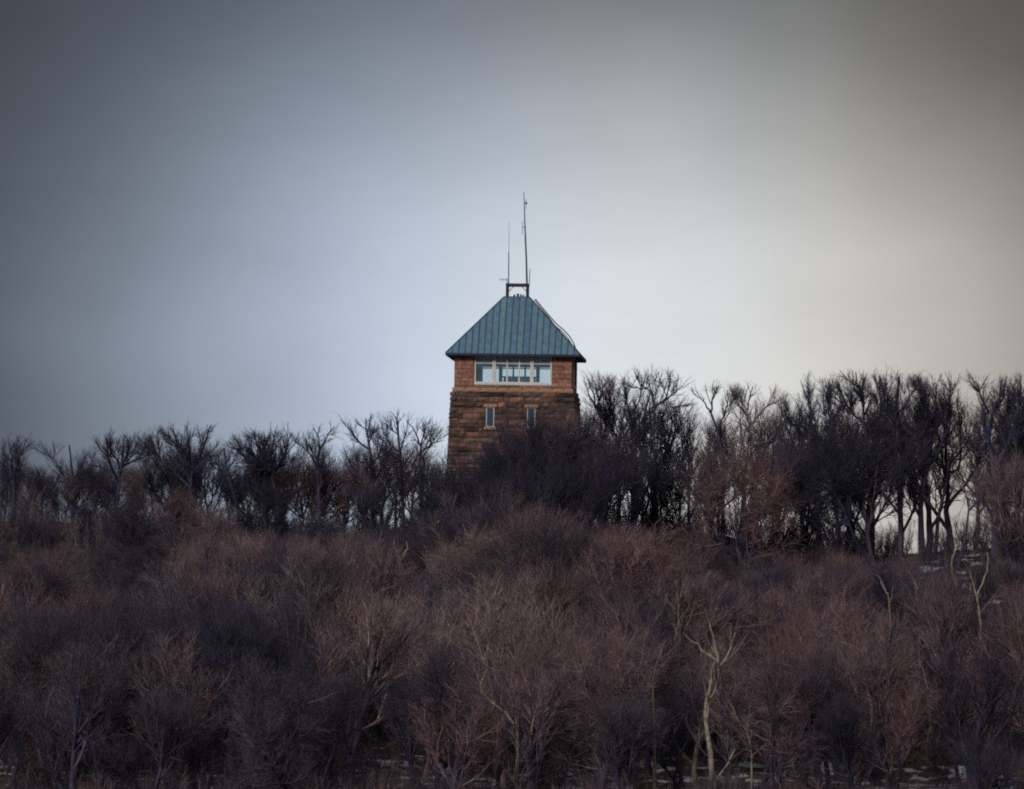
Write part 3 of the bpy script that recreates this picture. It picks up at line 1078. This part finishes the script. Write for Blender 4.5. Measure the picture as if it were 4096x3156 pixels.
custom(602, Bq((800, 1100), (790, 800), (780, 560), (790, 420)), [(0.5, Bq((785, 560), (700, 430), (630, 380))), (0.5, Bq((790, 450), (790, 300), (740, 240))), (0.5, Bq((790, 430), (850, 330), (900, 240))), (0.4, Bq((700, 440), (680, 300)))],
       'dark tree with a narrow forked top in the thicket left of the tower', r=0.2, seed=7, dens=1.2, group=SKY_G)
custom(599, Bq((1260, 1100), (1240, 800), (1240, 540), (1210, 360)), [(0.55, Bq((1210, 380), (1190, 260), (1185, 160))), (0.5, Bq((1220, 420), (1100, 330), (1030, 200))), (0.45, Bq((1240, 540), (1320, 420), (1330, 350)))],
       'dark tree with a straight spiky leader in the thicket left of the tower', r=0.2, seed=8, dens=1.1, group=SKY_G)
custom(601, Bq((1500, 1000), (1490, 700), (1475, 500), (1460, 330), (1455, 200)), [(0.5, Bq((1455, 220), (1440, 150), (1400, 100))), (0.4, Bq((1475, 520), (1400, 460), (1350, 400), (1360, 330))), (0.4, Bq((1465, 300), (1400, 240), (1340, 190))), (0.35, Bq((1460, 200), (1475, 140))),
       (0.35, Bq((1480, 560), (1560, 480), (1600, 430)))],
       'tall straight dark tree with a tufted top, second left of the tower', r=0.18, seed=9, dens=0.8, group=SKY_G)
custom(603, Bq((1660, 1000), (1640, 700), (1640, 500), (1650, 380)), [(0.55, Bq((1650, 390), (1610, 300), (1580, 230), (1530, 180))), (0.5, Bq((1650, 390), (1680, 280), (1690, 180))), (0.5, Bq((1645, 450), (1730, 380), (1830, 310))), (0.4, Bq((1640, 380), (1600, 330)))],
       'dark tree with curving open limbs just left of the tower', r=0.17, seed=10, dens=0.9, group=SKY_G)
custom(612, I_((430, 900), (400, 600), (250, 420), (190, 330)), [(0.5, I_((250, 430), (230, 300), (220, 190))), (0.5, I_((380, 560), (360, 360), (360, 220))), (0.4, I_((260, 440), (300, 320), (290, 200)))],
       'grey branching tree just right of the tower', 'grey', r=0.16, seed=11, dens=1.1, group=SKY_G)
custom(606, I_((520, 950), (520, 680), (515, 480)), [(0.5, I_((515, 490), (570, 390), (590, 280), (550, 180))), (0.5, I_((515, 490), (480, 400), (465, 280), (460, 200))), (0.4, I_((518, 540), (600, 450), (640, 400)))],
       'forked dark tree with a bare lower trunk right of the tower', r=0.17, seed=12, dens=1.0, group=SKY_G)
custom(601, I_((690, 900), (680, 560), (685, 400)), [(0.55, I_((685, 410), (650, 300), (580, 260), (545, 180))), (0.5, I_((688, 430), (780, 360), (800, 240), (800, 190))), (0.45, I_((680, 400), (660, 280), (630, 170))), (0.4, I_((750, 390), (850, 310), (860, 230)))],
       'tallest vase shaped tree on the skyline between tower and right wood', r=0.19, seed=13, dens=1.0, group=SKY_G)
custom(600, I_((1200, 960), (1190, 740), (1160, 600), (1105, 460)), [(0.5, I_((1105, 470), (1060, 390), (990, 340))), (0.5, I_((1110, 470), (1130, 340), (1140, 270))), (0.45, I_((1160, 600), (1230, 430), (1240, 320)))],
       'dark leaning tree in the dip of the right skyline', r=0.19, seed=14, dens=1.1, group=SKY_G)
custom(604, I_((1420, 900), (1400, 600), (1380, 440)), [(0.5, I_((1380, 450), (1330, 360), (1290, 300))), (0.5, I_((1385, 450), (1400, 350), (1420, 270))), (0.5, I_((1400, 580), (1500, 450), (1600, 350)))],
       'grey brown tree with round gaps right of the dip in the skyline', 'grey', r=0.17, seed=15, dens=1.1, group=SKY_G)
custom(599, Rr((290, 1150), (280, 900), (285, 750)), [(0.5, Rr((285, 770), (200, 620), (150, 520), (60, 440))), (0.5, Rr((285, 760), (240, 560), (240, 380), (170, 200))), (0.5, Rr((290, 760), (370, 620), (380, 400), (330, 190)))],
       'dark tree with a flaring base of limbs in the right skyline wood', r=0.2, seed=16, dens=1.15, group=SKY_G)
custom(602, Rr((660, 1150), (650, 850), (600, 500), (590, 350)), [(0.5, Rr((600, 500), (500, 400), (400, 210))), (0.5, Rr((595, 380), (560, 250), (540, 150))), (0.5, Rr((630, 700), (720, 480), (700, 180)))],
       'dense dark tree in the middle of the right skyline wood', r=0.22, seed=17, dens=1.2, group=SKY_G)
custom(598, Rr((850, 1230), (830, 1000), (840, 800), (820, 560), (820, 360), (835, 180)), [(0.5, Rr((838, 960), (890, 820), (970, 730), (1000, 560), (980, 200))), (0.4, Rr((822, 560), (760, 420), (750, 220))), (0.4, Rr((825, 450), (900, 330), (900, 180)))],
       'straight dark tree left of the bright gap in the right wood', r=0.2, seed=18, dens=1.15, group=SKY_G)
custom(600, Rr((985, 1330), (980, 1050), (1005, 880), (1040, 760)), [(0.6, Rr((1040, 770), (1110, 690), (1160, 500), (1180, 250))), (0.55, Rr((1035, 780), (1040, 560), (1000, 350), (960, 180))), (0.4, Rr((985, 950), (900, 920), (880, 900))), (0.45, Rr((1040, 760), (1080, 500), (1090, 220)))],
       'thick dark trunk in the bright gap of the right wood', r=0.30, seed=19, dens=1.1, group=SKY_G)
custom(602, Rr((1080, 1370), (1100, 1120), (1145, 940), (1165, 810)), [(0.7, Rr((1165, 830), (1190, 825), (1240, 800), (1255, 650), (1240, 500), (1222, 370), (1235, 270))), (0.4, Rr((1190, 830), (1240, 900), (1310, 1030)))],
       'crooked dark tree with an elbow bend in the right wood', r=0.19, seed=20, dens=0.65, group=SKY_G)
custom(597, Rr((1240, 1430), (1285, 1250), (1305, 1070)), [(0.7, Rr((1305, 1080), (1370, 1010), (1430, 960))), (0.5, Rr((1305, 1070), (1280, 940), (1220, 850)))],
       'short leaning dark tree below the elbow bent tree', r=0.17, seed=21, dens=0.35, group=SKY_G, fol=True)
custom(598, Rr((1485, 1400), (1480, 1100), (1475, 880), (1465, 740), (1435, 620)), [(0.6, Rr((1435, 630), (1405, 520), (1410, 440), (1455, 430), (1380, 330), (1368, 240))), (0.5, Rr((1440, 640), (1440, 520), (1470, 420), (1540, 330), (1560, 180))),
       (0.45, Rr((1480, 1050), (1420, 1000), (1340, 1020))), (0.4, Rr((1470, 760), (1380, 690), (1290, 650))), (0.5, Rr((1478, 800), (1580, 600), (1640, 400), (1650, 230)))],
       'thickest dark trunk with twisting top near the right edge of the skyline', r=0.36, seed=22, dens=0.95, group=SKY_G)
custom(600, Rr((1640, 1380), (1640, 900), (1620, 600)), [(0.5, Rr((1620, 620), (1570, 450), (1560, 230))), (0.5, Rr((1625, 610), (1680, 450), (1690, 230))), (0.4, Rr((1640, 800), (1560, 700), (1530, 560)))],
       'dark dense tree at the right edge of the skyline', r=0.22, seed=23, dens=1.25, group=SKY_G)

# pale trunked trees on the slope, in front of the brown wood
custom(513, [(2848, 3120), (2842, 3010), (2828, 2930), (2820, 2850), (2826, 2795)],
       [(0.62, [(2826, 2800), (2838, 2770), (2844, 2720), (2852, 2670), (2862, 2640)]), (0.62, [(2826, 2800), (2852, 2775), (2866, 2730), (2874, 2680), (2870, 2640)]),
        (0.55, [(2870, 2655), (2872, 2620), (2858, 2570), (2850, 2530), (2838, 2488)]), (0.42, [(2872, 2668), (2902, 2640), (2922, 2600), (2934, 2550), (2942, 2520)]),
        (0.40, [(2862, 2640), (2822, 2615), (2790, 2575), (2758, 2558), (2735, 2530)])],
       'pale bare tree with a split trunk, largest of the pale trees on the slope', 'pale', r=0.25, name='pale_tree', seed=31, dens=0.55, spread=0.3, twigbark='grey')
custom(512, [(2618, 2900), (2612, 2800), (2612, 2730)], [(0.7, [(2612, 2740), (2616, 2690), (2630, 2640), (2650, 2590), (2662, 2560)]), (0.6, [(2608, 2750), (2585, 2730), (2560, 2690), (2520, 2660), (2490, 2640)])],
       'slim olive grey forked tree left of the pale split trunk', 'olive', r=0.14, name='pale_tree', seed=32, dens=0.5, spread=0.3, twigbark='brown')
custom(509, [(2075, 2930), (2040, 2868), (2010, 2838), (1962, 2806), (1925, 2768)], [(0.75, [(1928, 2770), (1920, 2740), (1935, 2710), (1945, 2680)]), (0.35, [(1975, 2812), (1968, 2790), (1966, 2765)]), (0.35, [(2008, 2836), (2004, 2812)])],
       'pale leaning trunk bent like an elbow low on the slope below the tower', 'pale', r=0.15, name='pale_tree', seed=33, dens=0.5, spread=0.25, twigbark='brown')
custom(572, [(1606, 2380), (1598, 2290), (1600, 2250), (1612, 2220)], [(0.6, [(1612, 2225), (1630, 2195), (1628, 2165)]), (0.5, [(1602, 2250), (1590, 2215), (1575, 2190)])],
       'short pale tree on the upper slope left of the tower foot', 'pale', r=0.16, name='pale_tree', seed=34, dens=0.45, spread=0.3, twigbark='grey')
custom(577, [(3870, 2420), (3850, 2390), (3818, 2340), (3806, 2270), (3810, 2220)], [(0.6, [(3812, 2235), (3822, 2190), (3815, 2150)]), (0.4, [(3810, 2290), (3795, 2250)])],
       'slim pale tree in front of the crooked trees by the right edge', 'pale', r=0.14, name='pale_tree', seed=35, dens=0.4, spread=0.3, twigbark='dark')
custom(574, [(3925, 2520), (3915, 2430), (3906, 2375)], [(0.65, [(3906, 2385), (3892, 2330), (3872, 2280)]), (0.6, [(3908, 2380), (3930, 2330), (3955, 2270), (3950, 2210)])],
       'pale y shaped tree on the upper slope by the right edge', 'pale', r=0.16, name='pale_tree', seed=36, dens=0.4, spread=0.3, twigbark='brown')
custom(566, [(3685, 2470), (3670, 2400), (3662, 2350)], [(0.6, [(3664, 2360), (3655, 2320), (3640, 2290)]), (0.6, [(3668, 2370), (3680, 2330), (3676, 2300)])],
       'small grey white tree on the slope left of the pale y shaped tree', 'olive', r=0.12, name='pale_tree', seed=37, dens=0.4, spread=0.3, twigbark='grey')
custom(556, [(3560, 2480), (3555, 2400), (3550, 2370)], [(0.7, [(3552, 2380), (3530, 2330), (3505, 2300)]), (0.4, [(3555, 2420), (3570, 2380), (3572, 2350)])],
       'slim tan tree curving left on the right slope', 'pale', r=0.11, name='pale_tree', seed=38, dens=0.4, spread=0.3, twigbark='brown')
custom(511, [(3005, 2990), (2985, 2920), (2950, 2880)], [(0.6, [(2952, 2882), (2935, 2840), (2905, 2790)]), (0.5, [(2980, 2915), (3000, 2860), (2995, 2810)])],
       'thin tan tree right of the pale split trunk', 'olive', r=0.09, name='pale_tree', seed=39, dens=0.45, spread=0.3, twigbark='red')

# ---- further trees along the skyline
PROF_U = [-100, 0, 100, 200, 300, 420, 560, 700, 830, 880, 950, 1000, 1150, 1300, 1420, 1580, 1700, 1800, 2320, 2450, 2570, 2650, 2730, 2790, 2850, 2950, 3050, 3150, 3250, 3400, 3600, 3750, 3900, 4096, 4300]
PROF_V = [1810, 1800, 1765, 1840, 1810, 1780, 1775, 1730, 1710, 1800, 1830, 1735, 1730, 1735, 1700, 1690, 1700, 1770, 1520, 1510, 1495, 1495, 1545, 1600, 1560, 1550, 1530, 1515, 1505, 1495, 1495, 1505, 1500, 1500, 1505]
SK = [(250, 'at the left end of the skyline'), (620, 'beside the curly oak on the skyline'), (860, 'beside the fan shaped skyline tree'), (1010, 'in the dip of the left skyline'),
      (1300, 'at the start of the skyline thicket'), (1560, 'in the middle of the skyline thicket'), (1900, 'on the skyline just left of the tower'), (2520, 'on the skyline just right of the tower'),
      (2760, 'beside the vase shaped skyline tree'), (2980, 'in the dip of the right skyline'), (3280, 'at the start of the right skyline wood'), (3560, 'in the middle of the right wood'),
      (3800, 'behind the bright gap in the right wood'), (9999, 'at the right end of the skyline')]


def sky_place(u):
    return next(t for lim, t in SK if u < lim)


TONE = {'dark': 'dark', 'dusk': 'dark', 'brown': 'brown', 'red': 'reddish brown', 'grey': 'grey brown'}
u = -60.0
while u < 4180:
    if not (1790 < u < 2330):
        right = u > 2300
        gap = 3560 < u < 3990
        Y = random.uniform(604, 624)
        v = np.interp(u, PROF_U, PROF_V) + abs(random.gauss(0, 40)) + 20
        p = W(u, v, Y)
        h = p[2] - float(ground(p[0], Y))
        kind = 'tall' if (right and (gap or random.random() < 0.75)) else random.choice(['broad', 'broad', 'tall'])
        bk = random.choice(['dark', 'dark', 'brown', 'grey'] if right else ['dark', 'dark', 'dark', 'brown'])
        plant(kind, p[0], Y, max(h, 5) * 1.02, bk, f"{TONE[bk]} {'tall narrow' if kind == 'tall' else 'bushy'} bare tree {sky_place(u)}", SKY_G, sxy=random.uniform(0.95, 1.25))
    u += random.uniform(58, 92) if u < 2300 else random.uniform(80, 118)
# lower second row of the left skyline, right under the taller crowns
u = -60.0
while u < 4180:
    if not (3560 < u < 3990) and not (1750 < u < 2420):
        Y = random.uniform(588, 600)
        v = np.interp(u, PROF_U, PROF_V) + random.uniform(140, 300)
        p = W(u, v, Y)
        h = p[2] - float(ground(p[0], Y))
        bk = random.choice(['dark', 'dark', 'dark', 'brown'] if u < 2300 else ['dark', 'brown', 'red', 'brown'] if u < 3250 else ['dark', 'dark', 'brown'])
        kind = random.choice(['broad', 'small'])
        plant(kind, p[0], Y, max(h, 4), bk, f"{TONE[bk]} {'bushy' if kind == 'broad' else 'low'} bare tree under taller crowns {sky_place(u)}", 'bare trees below the skyline crowns')
    u += random.uniform(150, 230) if u < 2300 else random.uniform(110, 180)
# trees standing right in front of the tower
for (u, v, Y, k, bk, lab) in [
        (1800, 1850, 588, 'broad', 'dark', 'dark bare tree hiding the lower left corner of the tower'),
        (1895, 1745, 586, 'broad', 'dark', 'spreading dark bare tree in front of the left third of the tower'),
        (2000, 1715, 587, 'broad', 'dark', 'dark bare tree under the left slit window of the tower'),
        (2090, 1660, 588, 'broad', 'dark', 'dark bare tree with its crown just left of the right slit window'),
        (2165, 1600, 589, 'broad', 'dark', 'dark bare tree whose twigs cross the right slit window'),
        (2245, 1575, 588, 'broad', 'brown', 'tallest brown bare tree in front of the right side of the tower'),
        (2320, 1640, 588, 'broad', 'dark', 'dark bare tree overlapping the right edge of the stone tower'),
        (2400, 1700, 592, 'tall', 'dark', 'slender dark bare tree just right of the tower foot'),
        (2060, 1850, 581, 'broad', 'dark', 'lower dark bare tree before the middle of the tower foot'),
        (2200, 1800, 582, 'broad', 'dark', 'lower dark bare tree before the right half of the tower foot'),
        (1950, 1900, 580, 'broad', 'brown', 'lower brown bare tree before the left half of the tower foot'),
        (2330, 1790, 583, 'broad', 'dark', 'lower dark bare tree before the right corner of the tower'),
        (1860, 1990, 578, 'small', 'dark', 'low bushy dark tree at the left corner of the tower foot'),
        (2130, 1980, 575, 'broad', 'brown', 'brown bare tree lowest in the clump before the tower')]:
    p = W(u, v, Y)
    h = p[2] - float(ground(p[0], Y)) + (0.35 if u > 2000 else 0.2)
    plant(k, p[0], Y, h, bk, lab, 'bare trees in front of the tower', sxy=random.uniform(0.85, 1.05))

# dark little evergreen spire on the skyline
m, t, b = mat_new('dark_evergreen')
b.inputs['Base Color'].default_value = (0.050, 0.052, 0.036, 1)
p0 = W(2646, 1900, 597)
cz = float(ground(p0[0], 597))
hC = W(2646, 1642, 597)[2] - cz
ced = empty('evergreen_tree', (p0[0], 597, cz), 'small pointed dark evergreen among the bare skyline trees right of the tower', 'tree')
MB().bar((0, 0, -0.3), (0, 0, hC * 0.97), 0.13, 0.02, 7).build('trunk', BARK['dark'], ced)
cv = MB()
for i in range(520):
    zz = hC * (0.35 + 0.64 * random.random() ** 0.8)
    rr = (hC - zz) * 0.13 + 0.05
    an = random.uniform(0, 6.28)
    q0 = Vector((math.cos(an) * rr * random.uniform(0.1, 1), math.sin(an) * rr * random.uniform(0.1, 1), zz))
    d1 = Vector((math.cos(an), math.sin(an), random.uniform(-0.2, 0.7))) * random.uniform(0.15, 0.32)
    d2 = Vector((-math.sin(an), math.cos(an), random.uniform(-0.5, 0.5))) * 0.08
    cv.add([q0 - d2, q0 + d2, q0 + d1], [(0, 1, 2)])
cv.build('crown', m, ced)

# ---- the wooded slope
keep_out = [(W(2850, 2900, 513)[0], 513, 3.0), (W(2610, 2800, 512)[0], 508, 1.8), (W(2000, 2850, 509)[0], 509, 2.2), (W(1600, 2300, 572)[0], 572, 2.2),
            (W(3830, 2330, 577)[0], 577, 2.0), (W(3910, 2400, 574)[0], 570, 2.0), (W(3670, 2400, 566)[0], 566, 1.4), (W(3550, 2400, 556)[0], 556, 1.4)]
pts = []
tries = 0
while len(pts) < 205 and tries < 60000:
    tries += 1
    y = random.uniform(503, 587)
    half = y * 2048 / FPX + 2.5
    x = random.uniform(-half, half)
    if 521 < y < 537 and random.random() < 0.75:
        continue
    if any(abs(x - kx) < kw and y < ky + 1.5 for kx, ky, kw in keep_out):
        continue
    if any((x - a) ** 2 + (y - b2) ** 2 < 4.4 ** 2 for a, b2 in pts):
        continue
    pts.append((x, y))


def slope_place(x, y):
    r = x / (y * 2048 / FPX)
    cols = [(-0.75, 'at the left edge'), (-0.5, 'below the fan shaped skyline tree'), (-0.28, 'below the skyline thicket'), (-0.06, 'below the tower left side'),
            (0.14, 'below the tower right side'), (0.45, 'below the right skyline dip'), (0.72, 'below the dense right wood'), (9, 'near the right edge')]
    col = next(t for lim, t in cols if r < lim)
    row = 'at the slope foot' if y < 522 else 'on the lower slope' if y < 545 else 'on the middle slope' if y < 567 else 'on the upper slope'
    return row, col


for (x, y) in pts:
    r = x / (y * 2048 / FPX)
    wts = {'dark': 0.30 + 0.85 * max(0, -r) + 0.45 * max(0, r), 'brown': 0.5, 'red': 0.14 + 0.08 * max(0, r), 'grey': 0.5 * max(0.05, 1 - 1.3 * abs(r))}  # vignette-like edge darkening put into the bark: more dark trees off centre
    if y < 548 and r < -0.35:  # lower left corner darkened further through bark colour
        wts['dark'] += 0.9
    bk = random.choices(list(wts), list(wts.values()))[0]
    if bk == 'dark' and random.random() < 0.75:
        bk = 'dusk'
    if bk == 'grey' and (y < 524 or abs(r) > 0.5):
        bk = 'brown'
    kind = random.choice(['broad', 'broad', 'upright', 'upright', 'tall'])
    if y < 521:
        kind = random.choice(['upright', 'upright', 'tall'])
    h = {'broad': 13.0, 'small': 9.0, 'tall': 14.0, 'upright': 13.5}[kind] * random.uniform(0.72, 1.18)
    if y < 522:
        h *= 0.92
    u_ = 2048 + x / y * FPX
    vlim = np.interp(u_, [0, 700, 1400, 1750, 2350, 2700, 3300, 4096], [2220, 2120, 2110, 2020, 2030, 2130, 2200, 2220]) + abs(random.gauss(0, 70)) - 30
    h = min(h, W(u_, vlim, y)[2] - float(ground(x, y)))
    if h < 2.5:
        continue
    if h < 6.0:
        kind = 'small'
    row, col = slope_place(x, y)
    shape = {'broad': 'broad', 'small': 'bushy', 'tall': 'tall', 'upright': 'slender'}[kind]
    tk = y > 528 and random.random() < 0.09
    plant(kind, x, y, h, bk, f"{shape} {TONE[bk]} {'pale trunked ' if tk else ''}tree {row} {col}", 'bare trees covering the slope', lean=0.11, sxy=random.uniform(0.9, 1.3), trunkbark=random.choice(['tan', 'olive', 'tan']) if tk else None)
# ---- undergrowth: thin brush between the trunks, one mass
sap_c = bpy.data.collections.new('brush_kinds')
for i in range(6):
    rg = np.random.default_rng(700 + i)
    n_ = 9
    base = np.zeros((n_, 5, 3))
    an = rg.uniform(0, 6.28, n_)
    sp_ = rg.uniform(0.05, 0.45, n_)
    zz = np.linspace(-0.1, 1, 5)
    hh = rg.uniform(1.4, 3.2, n_)
    for k in range(n_):
        base[k, :, 0] = rg.normal() * 0.5 + np.cos(an[k]) * sp_[k] * zz * hh[k] + np.cumsum(rg.normal(size=5) * 0.05)
        base[k, :, 1] = rg.normal() * 0.5 + np.sin(an[k]) * sp_[k] * zz * hh[k] + np.cumsum(rg.normal(size=5) * 0.05)
        base[k, :, 2] = zz * hh[k]
    br = np.full((n_, 1), 0.026) * np.linspace(1, 0.4, 5)[None]
    b2_, r2_ = grow(rg, base, br, 0.16, 0.12, (18, 50), (0.5, 1.1), 3, 0.017, 0.12, 0.14)
    b3_, r3_ = grow(rg, b2_, r2_, 0.15, 0.10, (20, 50), (0.25, 0.5), 2, 0.013, 0.08, 0.14)
    so = bpy.data.objects.new('brush', np_mesh('brush', [(base, br, 4), (b2_, r2_, 3), (b3_, r3_, 3)]))
    so.data.materials.append(BARK[['brown', 'dusk', 'dusk', 'dark', 'brown', 'dark'][i]])
    sap_c.objects.link(so)
rg = np.random.default_rng(77)
uy = rg.uniform(500, 603, 3600)
ux = rg.uniform(-1, 1, 3600) * (uy * 2048 / FPX + 4)
ok = ~((uy > 592) & (np.abs(ux) < 7)) & ~((uy > 512) & (uy < 540) & (rg.uniform(size=3600) < np.where(ux > -8, 0.95, 0.6))) & (rg.uniform(size=3600) < 0.75)
ux, uy = ux[ok], uy[ok]
n_low = len(ux)
ry = rg.uniform(592, 620, 520)
rx = rg.uniform(-1, 1, 520) * (ry * 2048 / FPX + 3)
ru = 2048 + rx / ry * FPX
keep = ~((np.abs(rx) < 7.5) & (ry > 591) & (ry < 609)) & ~((ru > 3590) & (ru < 3990) & (rg.uniform(size=520) < 0.85))
ux, uy = np.r_[ux, rx[keep]], np.r_[uy, ry[keep]]
usc = np.r_[rg.uniform(0.6, 1.35, n_low) * np.where(uy[:n_low] > 566, 0.72, 1.0), rg.uniform(0.5, 1.15, len(ux) - n_low)]
um = bpy.data.meshes.new('undergrowth')
um.from_pydata([(a, b_, float(ground(a, b_))) for a, b_ in zip(ux, uy)], [], [])
um.attributes.new('size', 'FLOAT', 'POINT').data.foreach_set('value', usc.astype(np.float32))
uo = link('undergrowth', um)
tag(uo, 'thin leafless brush and saplings covering the slope between the trees', 'undergrowth', kind='stuff')
gnt = bpy.data.node_groups.new('scatter_brush', 'GeometryNodeTree')
gnt.interface.new_socket('Geometry', in_out='INPUT', socket_type='NodeSocketGeometry')
gnt.interface.new_socket('Geometry', in_out='OUTPUT', socket_type='NodeSocketGeometry')
gi_, go_ = gnt.nodes.new('NodeGroupInput'), gnt.nodes.new('NodeGroupOutput')
iop = gnt.nodes.new('GeometryNodeInstanceOnPoints')
ci = gnt.nodes.new('GeometryNodeCollectionInfo')
ci.inputs['Collection'].default_value = sap_c
ci.inputs['Separate Children'].default_value = True
ci.inputs['Reset Children'].default_value = True
iop.inputs['Pick Instance'].default_value = True
rv = gnt.nodes.new('GeometryNodeInputNamedAttribute')
rv.data_type = 'FLOAT'
rv.inputs['Name'].default_value = 'size'
rr_ = gnt.nodes.new('FunctionNodeRandomValue')
rr_.data_type = 'FLOAT_VECTOR'
rr_.inputs[0].default_value, rr_.inputs[1].default_value = (-0.12, -0.12, 0), (0.12, 0.12, 6.28)
gnt.links.new(gi_.outputs[0], iop.inputs['Points'])
gnt.links.new(ci.outputs[0], iop.inputs['Instance'])
gnt.links.new(rv.outputs[0], iop.inputs['Scale'])
gnt.links.new(rr_.outputs[0], iop.inputs['Rotation'])
gnt.links.new(iop.outputs[0], go_.inputs[0])
md = uo.modifiers.new('scatter', 'NODES')
md.node_group = gnt
